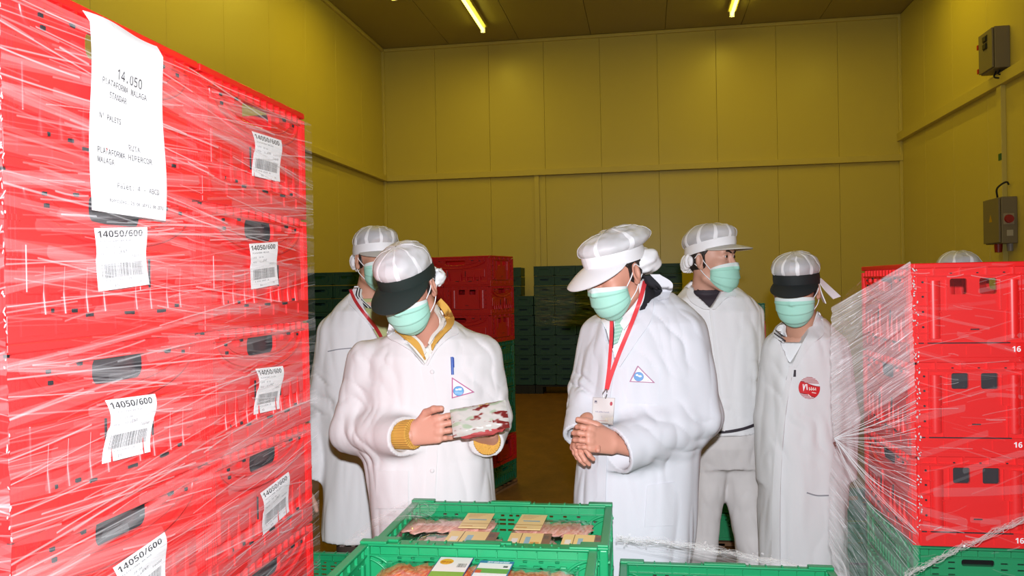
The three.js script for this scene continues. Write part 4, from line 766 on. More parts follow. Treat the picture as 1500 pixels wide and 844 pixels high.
    const vr = [], A = 78 * RAD; for (let i = 0; i <= 7; i++) { const u = i / 7, r = []; for (let j = 0; j <= 28; j++) { const t = (j / 28 * 2 - 1) * A, l = visorLen * Math.pow(Math.max(0, Math.cos(t * 90 / 78)), 0.55) * u, p = ring(t, 1.03, 0.001), d = V(Math.sin(t) * 0.35, 0, Math.cos(t) * 0.5 + 0.65).normalize(); p.addScaledVector(d, l); p.y -= l * droop * (0.6 + 0.6 * u) + 0.16 * bow * l * Math.abs(Math.sin(t)); r.push(p); } vr.push(r); }
    obj('visor', M_(sheet(vr, 0.0045)), visor, cap);
    const g = [];
    if (gather === 'ruffle') { const rr = []; for (let i = 0; i <= 10; i++) { const a = i / 10 * 2 * Math.PI, r = []; for (let j = 0; j <= 90; j++) { const t = Math.PI + (j / 90 - 0.5) * 2.5, e = Math.sin(Math.PI * j / 90), w = 0.004 * Math.sin(t * 34) + 0.003 * noise(t * 9, 2, 5), p = ring(t, 1, -0.012); const o = (0.019 + w) * Math.pow(e, 0.3); r.push(V(p.x + Math.sin(t) * o * Math.cos(a), p.y - 0.014 + (o * 1.5 + 0.004) * Math.sin(a) + 0.004 * Math.sin(t * 17), p.z + Math.cos(t) * o * Math.cos(a))); } rr.push(r); } g.push(sheet(rr, 0)); }
    if (gather === 'bag') { const f = blend([ell(V(0.012, 0.004, -0.108), V(0.066, 0.04, 0.05)), ell(V(0.05, 0.012, -0.075), V(0.045, 0.036, 0.05)), ell(V(-0.03, 0.006, -0.095), V(0.05, 0.04, 0.05))], 0.04); g.push(net((x, y, z) => f(x, y, z) + 0.004 * noise(x * 18, y * 26, z * 18) + 0.002 * Math.sin(x * 90 + y * 120), V(-0.13, -0.1, -0.22), V(0.13, 0.08, -0.02), 0.0045)); }
    if (gather === 'flap') { const f = blend([ell(V(0.05, -0.012, -0.085), V(0.046, 0.026, 0.034)), ell(V(0.02, -0.014, -0.11), V(0.05, 0.028, 0.03)), ell(V(-0.03, -0.012, -0.1), V(0.05, 0.03, 0.034))], 0.02); g.push(net((x, y, z) => f(x, y, z) + 0.005 * noise(x * 30, y * 50, z * 30) + 0.003 * Math.sin(x * 150), V(-0.12, -0.07, -0.17), V(0.12, 0.04, -0.02), 0.0045)); }
    if (gather === 'ribbon') { g.push(loft([[[0.083, 0.04, -0.02], [0.1, 0.0, -0.035], [0.13, -0.05, -0.055]], [[0.088, 0.042, -0.045], [0.112, 0.005, -0.07], [0.155, -0.048, -0.085]]], 14, 0.004), loft([[[0.08, 0.02, -0.05], [0.085, -0.02, -0.06], [0.1, -0.07, -0.06]], [[0.07, 0.02, -0.08], [0.07, -0.02, -0.09], [0.085, -0.075, -0.095]]], 14, 0.004)); for (let k = 0; k < 9; k++) { const t = Math.PI + (k - 5) * 0.16, p = ring(t, 1.03, 0); g.push(move(new THREE.SphereGeometry(0.016, 10, 8), p.x, p.y - 0.008, p.z)); } }
    obj('cap_gather', M_(join(g)), PM.capWhite, cap);
  }
  mask(earSides = [1, -1], drop = 0) {
    const nu = 32, nv = 36, rows = [], colors = [], yTop = (a) => 0.008 - drop - 0.028 * a * a, yBot = (a) => -0.128 + 0.05 * a * a;
    const march = (p, d) => { let t = 0.2; for (let i = 0; i < 60 && t > 0; i++) { const q = headField(p.x + d.x * t, p.y + d.y * t, p.z + d.z * t); if (q < 0.0006) break; t -= Math.max(0.0008, q * 0.8); } return t; };
    for (let i = 0; i <= nv; i++) { const v = i / nv, r = []; for (let j = 0; j <= nu; j++) { const a = j / nu * 2 - 1, phi = a * 66 * RAD, y = lerp(yTop(a), yBot(a), v), d = V(Math.sin(phi), 0, Math.cos(phi)), s = march(V(0, y, 0), d) + 0.0035, front = (0.112 + 0.006 * Math.sin(v * Math.PI) - 0.03 * Math.pow(Math.max(0, v - 0.55) / 0.45, 2)) * (1 - 0.16 * a * a), k = Math.pow(Math.cos(a * Math.PI / 2), 0.5); let q = Math.max(s, lerp(s, front, k)); q += 0.0055 * k * (Math.pow((v * 3.3 + 0.2) % 1, 2) - 0.4) * (v > 0.14 && v < 0.94 ? 1 : 0); r.push(V(d.x * q, y, d.z * q)); } rows.push(r); }
    const g = sheet(rows, 0.0018), uv = g.attributes.uv, col = new Float32Array(uv.count * 3);
    for (let i = 0; i < uv.count; i++) { const v = 1 - uv.getY(i), w = v < 0.13 ? [0.76, 0.85, 0.82] : [0.4, 0.76, 0.62]; col.set(w, i * 3); }
    g.setAttribute('color', new THREE.BufferAttribute(col, 3));
    const m = new THREE.Mesh(g.applyMatrix4(this.H), PM.mask); m.name = 'face_mask'; m.castShadow = m.receiveShadow = true; this.g.add(m);
    for (const s of earSides) { const j = s > 0 ? nu : 0, T = rows[1][j], B = rows[nv - 1][j]; for (const [a, e] of [[T, [0.086, 0.03, -0.012]], [B, [0.084, -0.028, -0.012]]]) { const E = V(s * e[0], e[1], e[2]), mid = a.clone().lerp(E, 0.5); mid.x += s * 0.006; obj('ear_loop', tube([a, mid, E, V(s * 0.082, e[1] * 0.4, -0.034)], 0.0018, 18, 6).applyMatrix4(this.H), PM.loop, m); } }
    return m;
  }
}

// ---------------------------------------------------------------- the people
const legs = (F, hip, knee, foot, r, mat, toe = 0.1) => { // trousers and shoes below a coat
  const fs = [-1, 1].map((s) => F.limb([[hip[0] + s * hip[2], hip[1], -0.02, r * 1.25], [knee[0] + s * knee[2], knee[1], 0.0, r], [foot[0] + s * foot[2], foot[1], -0.02, r * 0.95]])), pts = [hip, knee, foot].flatMap((q) => [F.J(q[0] - q[2], q[1], 0), F.J(q[0] + q[2], q[1], 0)]), f = blend(fs, 0.03), fold = folds(0.005, 3, 8, 5);
  const b = F.box(pts, 0.16); b.min.y = 0.04;
  F.mesh('trousers', (x, y, z) => Math.max(f(x, y, z) + fold(x, y, z), 0.06 - y), b, 0.012, mat);
  for (const s of [-1, 1]) { const p = F.J(foot[0] + s * foot[2], foot[1], -0.02); const a = V(p.x, 0.045, p.z - 0.04), c = V(p.x + s * 0.02, 0.035, p.z + toe + 0.05), q = blend([cone(a, c, 0.046, 0.04), cone(a, V(a.x, 0.1, a.z), 0.045, 0.05)], 0.03); F.mesh('shoe', (x, y, z) => Math.max(q(x, y, z), 0.002 - y), new THREE.Box3(V(p.x - 0.13, -0.02, p.z - 0.14), V(p.x + 0.13, 0.2, p.z + 0.26)), 0.008, PM.shoe); }
};
function coatOf(F, { slices, arms, hem, vee, veeZ = -0.05, fold, k = 0.04, mat, h = 0.009, name = 'coat', extra = [], hollow = true, creases }) {
  const T = F.torso(slices), A = arms.map((a) => F.limb(a, true)), fo = fold, hy = hem ? F.J((slices[0][1] + slices[0][2]) / 2, hem, 0).y : null, veeF = vee ? F.prism(vee) : null;
  const f = (x, y, z) => {
    let d = T(x, y, z);
    for (const a of A) d = smin(d, a(x, y, z), k);
    for (const e of extra) d = smin(d, e(x, y, z), k);
    if (d < 0.06 && d > -0.06) { let q = 1; for (const a of A) { const e = a.end; q = Math.min(q, Math.hypot(x - e.x, y - e.y, z - e.z) / 0.11); } q = step(0.55, 1.2, q); d += q * (fo(x, y, z) + (creases ? creases(x, y, z) : 0)); }
    if (veeF && z > veeZ) d = Math.max(d, -veeF(x, y));
    if (hy !== null) d = Math.max(d, hy - y);
    return d;
  };
  const solid = f, pts = [...slices.flatMap((s) => [F.J(s[1], s[0], s[3] + (s[4] ?? 0)), F.J(s[2], s[0], (s[4] ?? 0) - s[3])]), ...arms.flat().map((q) => F.J(q[0], q[1], q[2]))], b = F.box(pts, 0.1);
  const inner = hollow && hy !== null ? (x, y, z) => { const t = T(x, y, z) + 0.022; return y < hy + 0.25 ? t : 1; } : null;
  const g = inner ? (x, y, z) => Math.max(f(x, y, z), -inner(x, y, z)) : f;
  F.mesh(name, g, b, h, mat);
  return solid;
}
const crease = (F, spots) => { const s = spots.map(([px, py, dz, r, amp, fx, fy, fz]) => [F.J(px, py, dz), r, amp, V(fx, fy, fz)]); return (x, y, z) => { let d = 0; for (const [p, r, amp, v] of s) { const q = Math.hypot(x - p.x, y - p.y, z - p.z) / r; if (q < 1) d += amp * (1 - q * q) * (0.7 - 1.4 * Math.abs(Math.sin(0.5 * (x * v.x + y * v.y + z * v.z) + 1.4 * noise(x * 7, y * 7, z * 7)))); } return d; }; };
const badge = canvas(420, 420, (c) => { c.clearRect(0, 0, 420, 420); c.fillStyle = '#f4eef2'; c.strokeStyle = '#b76a8e'; c.lineWidth = 22; c.beginPath(); c.moveTo(20, 16); c.lineTo(400, 290); c.lineTo(20, 404); c.closePath(); c.fill(); c.stroke(); c.fillStyle = '#5b9fcf'; c.beginPath(); c.arc(132, 270, 96, 0, 7); c.fill(); c.strokeStyle = '#7a6a9c'; c.lineWidth = 8; c.stroke(); c.fillStyle = '#eef6fb'; c.fillRect(76, 226, 44, 34); c.fillRect(128, 216, 60, 40); c.strokeStyle = '#d5e8f4'; c.lineWidth = 5; for (let i = 0; i < 3; i++) { c.beginPath(); c.moveTo(60, 290 + i * 20); c.bezierCurveTo(100, 270 + i * 20, 150, 310 + i * 20, 205, 288 + i * 20); c.stroke(); } });
const badge2 = canvas(420, 420, (c) => { c.clearRect(0, 0, 420, 420); c.fillStyle = '#f2f0f5'; c.strokeStyle = '#b07f98'; c.lineWidth = 22; c.beginPath(); c.moveTo(130, 12); c.lineTo(408, 396); c.lineTo(12, 386); c.closePath(); c.fill(); c.stroke(); c.fillStyle = '#6f9fcf'; c.beginPath(); c.ellipse(150, 262, 82, 112, 0, 0, 7); c.fill(); c.strokeStyle = '#8a86b0'; c.lineWidth = 7; c.stroke(); c.fillStyle = '#f2f6fa'; c.beginPath(); c.ellipse(122, 228, 22, 24, 0, 0, 7); c.ellipse(170, 250, 32, 24, 0.1, 0, 7); c.fill(); scrawl(c, 290, 345, 30, 22, '#aab', 6); });
const logoRed = canvas(420, 420, (c) => { c.clearRect(0, 0, 420, 420); c.save(); c.beginPath(); c.arc(210, 210, 200, 0, 7); c.clip(); c.fillStyle = '#e8e4e4'; c.fillRect(0, 0, 420, 420); c.fillStyle = '#a8151f'; for (let i = 0; i < 5; i++) { c.fillRect(0, 14 + i * 24, 420, 13); c.fillRect(0, 318 + i * 22, 420, 12); } c.fillStyle = '#d21a22'; c.strokeStyle = '#7c0f18'; c.lineWidth = 10; c.beginPath(); c.moveTo(-10, 96); c.bezierCurveTo(120, 70, 230, 190, 430, 180); c.lineTo(430, 396); c.bezierCurveTo(260, 400, 230, 300, -10, 306); c.closePath(); c.fill(); c.stroke(); c.restore(); c.strokeStyle = '#f6f2f2'; c.lineWidth = 10; c.lineCap = 'round'; scrawl(c, 96, 190, 100, 92, '#f6f2f2', 20); scrawl(c, 210, 218, 140, 54, '#f0d8cc', 16); c.beginPath(); c.moveTo(190, 330); c.lineTo(240, 372); c.moveTo(262, 290); c.lineTo(330, 300); c.stroke(); });
const print = (map) => std(0xffffff, 0.7, { map, transparent: true });

{ // ---- the bending man in front with the package
  const F = new Figure('man in a white coat and dark-visored cap bending over a meat package he holds', 'person', 625, 2.75);
  F.head([600, 424, 0.1], -21, 32, 3, 0.98);
  const arms = [[[540, 528, 0, 0.068], [514, 632, 0.02, 0.066], [591, 640, 0.2, 0.062]], [[703, 522, 0, 0.068], [721, 612, 0.02, 0.066], [713, 648, 0.17, 0.055]]];
  F.skin(skinMat(0.62, 0.3, 0.21), [630, 503, -0.02], [[[630, 510, -0.02, 0.09], [630, 660, 0, 0.09]], [[560, 530, 0, 0.04], [514, 632, 0.02, 0.035], [600, 638, 0.215, 0.028]], [[690, 525, 0, 0.04], [721, 612, 0.02, 0.035], [718, 648, 0.16, 0.028]], [[610, 660, 0, 0.09], [600, 930, 0, 0.05], [600, 1060, 0, 0.045]], [[660, 660, 0, 0.09], [668, 930, 0, 0.05], [668, 1060, 0, 0.045]]], [
    { w: [602, 636, 0.215], k: [640, 628, 0.24], n: [0.1, 0.25, 1], side: 1, curl: [[0.25, 0.35, 0.3], [0.3, 0.4, 0.3], [0.35, 0.45, 0.3], [0.4, 0.5, 0.3]], thumb: [[0.75, 0.6, 0.25], [0.95, 0.12, 0.35], [0.97, -0.12, 0.2]], scale: 1.05 },
    { w: [719, 648, 0.16], k: [700, 637, 0.22], n: [0.1, -1, 0.1], side: -1, curl: [[0.3, 0.4, 0.3]], thumb: [[0.8, 0.4, -0.35], [0.85, 0.15, -0.5], [0.85, 0.0, -0.5]], scale: 0.98, stub: 0.015 }]);
  F.hair(); F.eyes(); F.mask([1]);
  F.cap({ band: PM.capGreen, visor: PM.capGreen, visorLen: 0.075, droop: 0.38, H: 0.088, bulge: 0.1, seams: 8, gather: 'flap', y: 0.05, bandH: 0.036, netMat: PM.netSolid });
  const slices = [[468, 612, 660, 0.055, -0.02], [480, 584, 682, 0.082, -0.01], [495, 556, 704, 0.108, -0.005], [518, 536, 720, 0.125, 0], [560, 530, 727, 0.135, 0.01], [610, 532, 722, 0.14, 0.02], [665, 533, 719, 0.147, 0.02], [720, 541, 724, 0.16, 0.02], [790, 548, 731, 0.172, 0.02], [870, 553, 738, 0.182, 0.02]];
  const poloVee = F.prism([[586, 460], [660, 450], [642, 486], [622, 512], [602, 494]]);
  const sweater = F.torso(slices.map(([py, l, r, z, d]) => [py - 2, l + 5, r - 5, z - 0.012, d])), sy = F.J(620, 560).y;
  F.mesh('polo_shirt', (x, y, z) => Math.max(sweater(x, y, z), sy - y, z > 0 ? -poloVee(x, y) : -1, -(F.neckF(x, y, z) - 0.004), -F.headF(x, y, z) + 0.005), F.box([F.J(545, 468, 0.15), F.J(715, 560, -0.15)], 0.02), 0.008, PM.polo);
  const coat = coatOf(F, { slices, arms, hem: 868, vee: [[572, 462], [668, 452], [648, 490], [622, 534], [596, 505]], veeZ: -0.02, fold: folds(0.0085, 2), mat: PM.coat, h: 0.0066, creases: crease(F, [[540, 640, 0.08, 0.12, 0.006, 90, 60, 20], [520, 590, 0.03, 0.1, 0.005, 20, 90, 10], [728, 600, 0.05, 0.1, 0.006, 30, 100, 20], [700, 540, 0.1, 0.12, 0.005, 90, 30, 0], [550, 545, 0.1, 0.12, 0.004, 80, 40, 0]]) });
  legs(F, [632, 700, 30], [634, 890, 34], [634, 1080, 38], 0.075, PM.trousers);
  F.band('sweater_collar', (x, y, z) => Math.min(coat(x, y, z), sweater(x, y, z), F.neckF(x, y, z)), [[573, 466], [577, 482], [598, 500], [612, 514], [622, 527]], [[584, 474], [594, 487], [612, 500], [619, 512], [623, 525]], PM.yellow, { lift: 0.007, thick: 0.006 });
  F.band('sweater_collar', (x, y, z) => Math.min(coat(x, y, z), sweater(x, y, z), F.neckF(x, y, z)), [[646, 437], [659, 452], [665, 474], [651, 490], [638, 505], [634, 514]], [[640, 444], [651, 460], [654, 474], [644, 488], [634, 501], [632, 512]], PM.yellow, { lift: 0.008, thick: 0.007 });
  F.band('polo_collar', (x, y, z) => Math.min(sweater(x, y, z), F.neckF(x, y, z)), [[640, 446], [650, 464], [650, 478], [638, 492], [629, 506]], [[634, 452], [644, 468], [642, 480], [632, 492], [627, 503]], PM.polo, { lift: 0.005, thick: 0.005 });
  F.band('polo_collar', (x, y, z) => Math.min(sweater(x, y, z), F.neckF(x, y, z)), [[586, 478], [602, 494], [614, 506], [622, 520]], [[594, 480], [608, 492], [619, 503], [625, 516]], PM.polo, { lift: 0.004, thick: 0.004 });
  F.band('coat_collar', coat, [[570, 474], [568, 494], [582, 502], [604, 516], [620, 534]], [[577, 478], [580, 490], [594, 500], [610, 515], [622, 533]], PM.coat, { lift: 0.005, thick: 0.004 });
  F.band('coat_collar', coat, [[664, 470], [672, 488], [660, 494], [640, 512], [626, 536]], [[660, 474], [661, 484], [652, 492], [638, 508], [624, 534]], PM.coat, { lift: 0.005, thick: 0.004 });
  for (const [x, y] of [[626, 513], [631, 521]]) obj('button', new THREE.SphereGeometry(0.006, 10, 8).scale(1, 1, 0.4).translate(...P(F.hit(sweater, x, y, 0.003))), PM.seam, F.g);
  F.strip('coat_front', coat, [[624, 536], [632, 580], [634, 640], [630, 730], [630, 860]], 15, PM.coat, { lift: 0.002, thick: 0.0025 });
  const pocket = F.patch('chest_pocket', coat, [[664, 538], [694, 538], [693, 585], [662, 585]], PM.coat, { lift: 0.003 });
  F.patch('badge', coat, [[661, 553], [695, 553], [695, 584], [661, 584]], print(badge), { lift: 0.006, thick: 0.001 });
  F.patch('side_pocket', coat, [[552, 690], [598, 690], [598, 745], [550, 745]], PM.coat, { lift: 0.003 });
  for (const y of [545, 600, 690]) obj('button', new THREE.SphereGeometry(0.007, 10, 8).scale(1, 1, 0.4).translate(...P(F.hit(coat, 633, y, 0.005))), PM.coat, F.g);
  const rib = (a, b, r0, r1) => { const A = F.J(...a), B = F.J(...b), c = cone(A, B, r0, r1, { flat: true }), d = B.clone().sub(A).normalize(), u = V(0, 1, 0).cross(d).normalize(), w = d.clone().cross(u); return [(x, y, z) => { const q = V(x - A.x, y - A.y, z - A.z), an = Math.atan2(q.dot(u), q.dot(w)); return c(x, y, z) + 0.0012 * Math.cos(an * 34); }, F.box([A, B], r0 + 0.02)]; };
  for (const q of [rib([562, 638, 0.15], [607, 636, 0.218], 0.042, 0.046), rib([719, 640, 0.11], [713, 647, 0.185], 0.04, 0.043)]) F.mesh('sweater_cuff', q[0], q[1], 0.0032, PM.yellow);
  // the pen stands in the chest pocket, the package lies in the hands
  const pa = F.hit(coat, 662, 523, 0.008), pb = F.hit(coat, 663, 549, 0.006), w = (v) => v.clone().applyMatrix4(F.g.matrixWorld);
  const pen = thing('pen', 'blue pen clipped in the chest pocket of the bending man', 'pen', P(w(pb)), 0);
  const up = w(pa).sub(w(pb)), L = up.length(), q = new THREE.Quaternion().setFromUnitVectors(V(0, 1, 0), up.clone().normalize());
  pen.quaternion.copy(q);
  obj('pen_barrel', new THREE.CylinderGeometry(0.0045, 0.0045, L, 10).translate(0, L / 2, 0), std(lin(0.03, 0.1, 0.4), 0.35), pen);
  obj('pen_clip', rb(0.004, L * 0.55, 0.003, 0.006, L * 0.68, 0.004, 0.001), std(lin(0.02, 0.06, 0.3), 0.3), pen);
  const c = [[654, 604, 0.27], [735, 585, 0.27], [752, 627, 0.31], [669, 637, 0.31]].map((s) => w(F.J(...s))), o = c.reduce((a, b) => a.add(b.clone().multiplyScalar(0.25)), V(0, 0, 0)), ux = c[1].clone().add(c[2]).sub(c[0]).sub(c[3]).multiplyScalar(0.5), vy = c[0].clone().add(c[1]).sub(c[2]).sub(c[3]).multiplyScalar(0.5), lx = ux.length(), ly = vy.length();
  const pk = thing('meat_package', 'flat clear package of red meat held up by the bending man', 'meat package', P(o));
  const X = ux.normalize(), Z = X.clone().cross(vy).normalize(), Y = Z.clone().cross(X); pk.quaternion.setFromRotationMatrix(new THREE.Matrix4().makeBasis(X, Y, Z));
  const smear = dataMap(256, 160, (u, v, x, y) => { const n = noise(x * 0.009, y * 0.03, 5) + 0.4 * noise(x * 0.03, y * 0.06, 6), r = step(0.4, 0.95, n + (u > 0.72 && v < 0.6 ? 0.55 : 0) + (v > 0.78 && u > 0.4 && u < 0.75 ? 0.4 : 0) - 0.05), g = step(0.2, 0.6, noise(x * 0.012 + 9, y * 0.02, 7)) * 0.12; return [lerp(0.76 - g, 0.45, r), lerp(0.75 - g * 0.4, 0.16, r), lerp(0.72 - g, 0.15, r)]; }, true);
  const rows = []; for (let i = 0; i <= 12; i++) { const r = []; for (let j = 0; j <= 18; j++) { const u = j / 18 - 0.5, v = 0.5 - i / 12; r.push(V(u * lx, v * ly, 0.009 + 0.003 * noise(u * 8, v * 8, 3) - 0.012 * Math.pow(2 * Math.max(Math.abs(u), Math.abs(v)), 8))); } rows.push(r); }
  obj('printed_film', sheet(rows, 0.001), std(0xffffff, 0.16, { map: smear }), pk);
  obj('meat_slab', (() => { const s = new THREE.SphereGeometry(1, 28, 16), p = s.attributes.position; for (let i = 0; i < p.count; i++) { const v = V(p.getX(i), p.getY(i), p.getZ(i)), k = 1 + 0.12 * noise(v.x * 2, v.y * 2, v.z * 2 + 4), e = (a) => Math.sign(a) * Math.pow(Math.abs(a), 0.55); p.setXYZ(i, e(v.x) * k * lx * 0.46, e(v.y) * k * ly * 0.44 - 0.012, v.z * k * 0.016 - 0.012); } s.computeVertexNormals(); return s; })(), std(lin(0.42, 0.07, 0.07), 0.18), pk);
  obj('plastic_tray', rb(lx * 0.98, ly * 0.98, 0.003, 0, 0, -0.031, 0.001), clear, pk);
}
{ // ---- the man with clasped hands
  const F = new Figure('man in a white coat, head bowed, hands clasped, red lanyard and name badge', 'person', 940, 2.75);
  F.head([904, 403, 0.06], -57, 22, 0, 1.0);
  const arms = [[[1000, 492, 0.02, 0.082], [1022, 610, 0.05, 0.08], [903, 660, 0.2, 0.078]], [[878, 492, -0.07, 0.066], [860, 572, -0.05, 0.062], [851, 640, 0.1, 0.06]]];
  F.skin(skinMat(0.62, 0.29, 0.2), [946, 470, -0.02], [[[946, 490, -0.02, 0.09], [935, 660, 0, 0.1]], [[985, 500, 0, 0.04], [1022, 610, 0.05, 0.035], [900, 652, 0.2, 0.028]], [[890, 500, -0.06, 0.04], [860, 572, -0.05, 0.035], [851, 628, 0.1, 0.028]], [[905, 660, 0, 0.09], [905, 930, 0, 0.05], [905, 1060, 0, 0.045]], [[960, 660, 0, 0.09], [965, 930, 0, 0.05], [968, 1060, 0, 0.045]]], [
    { w: [901, 650, 0.215], k: [871, 643, 0.245], n: [0.05, 0.3, 1], side: -1, curl: [[0.55, 0.85, 0.5], [0.55, 0.85, 0.5], [0.5, 0.8, 0.5], [0.45, 0.75, 0.45]], thumb: [[0.75, 0.5, -0.45], [0.9, 0.2, -0.4], [0.95, 0.0, -0.3]], scale: 1.0, splay: 0.02 },
    { w: [856, 622, 0.14], k: [849, 643, 0.19], n: [-0.75, 0.35, 0.5], side: 1, curl: [[0.5, 0.6, 0.4]], thumb: [[0.7, 0.5, -0.3], [0.9, 0.3, -0.3], [0.9, 0.1, -0.3]], scale: 0.98, splay: 0.02, stub: 0.02 }]);
  F.hair(); F.eyes(); F.mask([1], 0.007);
  F.cap({ band: PM.capWhite, visor: PM.capWhite, visorLen: 0.088, droop: 0.36, H: 0.07, bulge: 0.14, back: 0.32, seams: 6, gather: 'bag', y: 0.059, tip: 0.03, netMat: PM.netSolid, bandH: 0.036 });
  const slices = [[428, 922, 984, 0.055, -0.04], [446, 894, 1006, 0.098, -0.03], [472, 870, 1024, 0.125, -0.02], [510, 861, 1034, 0.14, -0.01], [560, 856, 1038, 0.15, 0], [610, 850, 1034, 0.155, 0], [660, 846, 1026, 0.16, 0], [720, 841, 1021, 0.17, 0], [780, 839, 1015, 0.18, 0], [828, 838, 1008, 0.185, 0]];
  const inner = F.torso(slices.map(([py, l, r, z, d]) => [py - 2, l + 5, r - 5, z - 0.012, d])), sy = F.J(900, 560).y;
  F.mesh('shirt', (x, y, z) => Math.max(inner(x, y, z), sy - y, -(F.neckF(x, y, z) - 0.004), -F.headF(x, y, z) + 0.006), F.box([F.J(865, 428, 0.15), F.J(1020, 560, -0.15)], 0.02), 0.008, PM.shirt);
  const coat = coatOf(F, { slices, arms, hem: 824, vee: [[884, 452], [948, 428], [934, 462], [899, 528], [891, 500]], veeZ: -0.02, fold: folds(0.0085, 14), mat: PM.coatCool, h: 0.0066, creases: crease(F, [[1000, 620, 0.1, 0.14, 0.005, 60, 90, 20], [850, 575, 0.0, 0.09, 0.01, 30, 120, 20], [855, 610, 0.06, 0.08, 0.007, 20, 110, 20], [975, 500, 0.12, 0.14, 0.006, 80, 50, 0], [950, 640, 0.15, 0.12, 0.005, 40, 100, 0]]) });
  legs(F, [932, 700, 30], [934, 890, 34], [936, 1080, 38], 0.08, PM.trousers);
  const all = (x, y, z) => Math.min(coat(x, y, z), inner(x, y, z), F.neckF(x, y, z));
  F.band('suit_collar', all, [[942, 404], [946, 418], [944, 436], [937, 454]], [[953, 404], [970, 426], [952, 440], [945, 452]], PM.suit, { lift: 0.01, thick: 0.008, m: 6 });
  F.band('suit_collar', all, [[893, 462], [894, 490], [895, 512]], [[898, 463], [900, 490], [898, 510]], PM.suit, { lift: 0.003 });
  F.band('shirt_collar', all, [[938, 412], [934, 436], [920, 456], [908, 474]], [[945, 408], [942, 440], [930, 462], [914, 484]], PM.shirt, { lift: 0.008, thick: 0.006 });
  F.band('tie', (x, y, z) => Math.min(inner(x, y, z), F.neckF(x, y, z)), [[901, 462], [901, 474], [899, 505]], [[911, 463], [914, 472], [905, 502]], std(0xffffff, 0.6, { map: canvas(64, 128, (c) => { c.fillStyle = '#8fc4ae'; c.fillRect(0, 0, 64, 128); c.fillStyle = '#d8efe4'; for (let i = 0; i < 12; i++) for (let j = 0; j < 6; j++) c.fillRect(j * 11 + (i % 2) * 5, i * 11, 4, 4); }) }), { lift: 0.007, thick: 0.004 });
  F.band('coat_lapel', coat, [[884, 482], [888, 496], [892, 512], [897, 532]], [[892, 482], [895, 496], [898, 512], [900, 532]], PM.coatCool, { lift: 0.004, thick: 0.004 });
  F.band('coat_lapel', coat, [[946, 436], [940, 462], [920, 500], [902, 532]], [[958, 440], [954, 468], [932, 502], [908, 538]], PM.coatCool, { lift: 0.004, thick: 0.004 });
  F.band('coat_collar', (x, y, z) => Math.min(coat(x, y, z), F.neckF(x, y, z)), [[952, 402], [970, 424], [964, 440]], [[966, 402], [985, 416], [980, 436]], PM.coatCool, { lift: 0.012, thick: 0.006, m: 5 });
  const lan = F.strip('lanyard', all, [[945, 412], [938, 438], [925, 474], [908, 515], [893, 556], [889, 570]], 6, PM.red, { lift: 0.014, thick: 0.0015 });
  F.strip('lanyard_strap', all, [[896, 462], [895, 500], [892, 540], [888, 572]], 5, PM.red, { lift: 0.01, thick: 0.0015, parent: lan });
  obj('lanyard_clip', [tube([F.hit(coat, 888, 570, 0.014), F.hit(coat, 883, 577, 0.016), F.hit(coat, 885, 583, 0.014)], 0.0022, 12, 6), tube([F.hit(coat, 889, 571, 0.014), F.hit(coat, 889, 577, 0.017), F.hit(coat, 887, 584, 0.014)], 0.002, 12, 6)], PM.steel, lan);
  const card = canvas(330, 380, (c, w, h) => { c.fillStyle = '#d9d6d2'; c.fillRect(0, 0, w, h); c.strokeStyle = '#bdbab6'; c.lineWidth = 8; c.strokeRect(4, 4, w - 8, h - 8); c.fillStyle = '#667'; c.fillRect(30, 50, 36, 22); c.fillRect(26, 78, 46, 8); c.fillStyle = '#b5525c'; c.beginPath(); c.ellipse(280, 86, 20, 30, 0, 0, 7); c.fill(); scrawl(c, 54, 212, 210, 22, '#99a', 5); scrawl(c, 150, 280, 12, 22, '#aab', 4); c.fillRect(60, 342, 200, 4); });
  const cb = (x, y, z) => Math.min(coat(x, y, z), 1), badgeCard = F.patch('name_badge', cb, [[869, 582], [901, 583], [898, 622], [866, 619]], std(0xffffff, 0.25, { map: card }), { lift: 0.012, thick: 0.003, n: [4, 4], parent: lan });
  F.patch('badge', coat, [[923, 535], [960, 538], [959, 562], [922, 561]], print(badge2), { lift: 0.005, thick: 0.001 });
  F.patch('chest_pocket', coat, [[922, 536], [966, 538], [964, 592], [918, 590]], PM.coatCool, { lift: 0.0025 });
  F.strip('coat_front', coat, [[897, 530], [888, 580], [882, 700], [880, 820]], 12, PM.coatCool, { lift: 0.002, thick: 0.0025 });
  F.patch('side_pocket', coat, [[948, 712], [988, 706], [986, 770], [944, 772]], PM.coatCool, { lift: 0.003 });
}
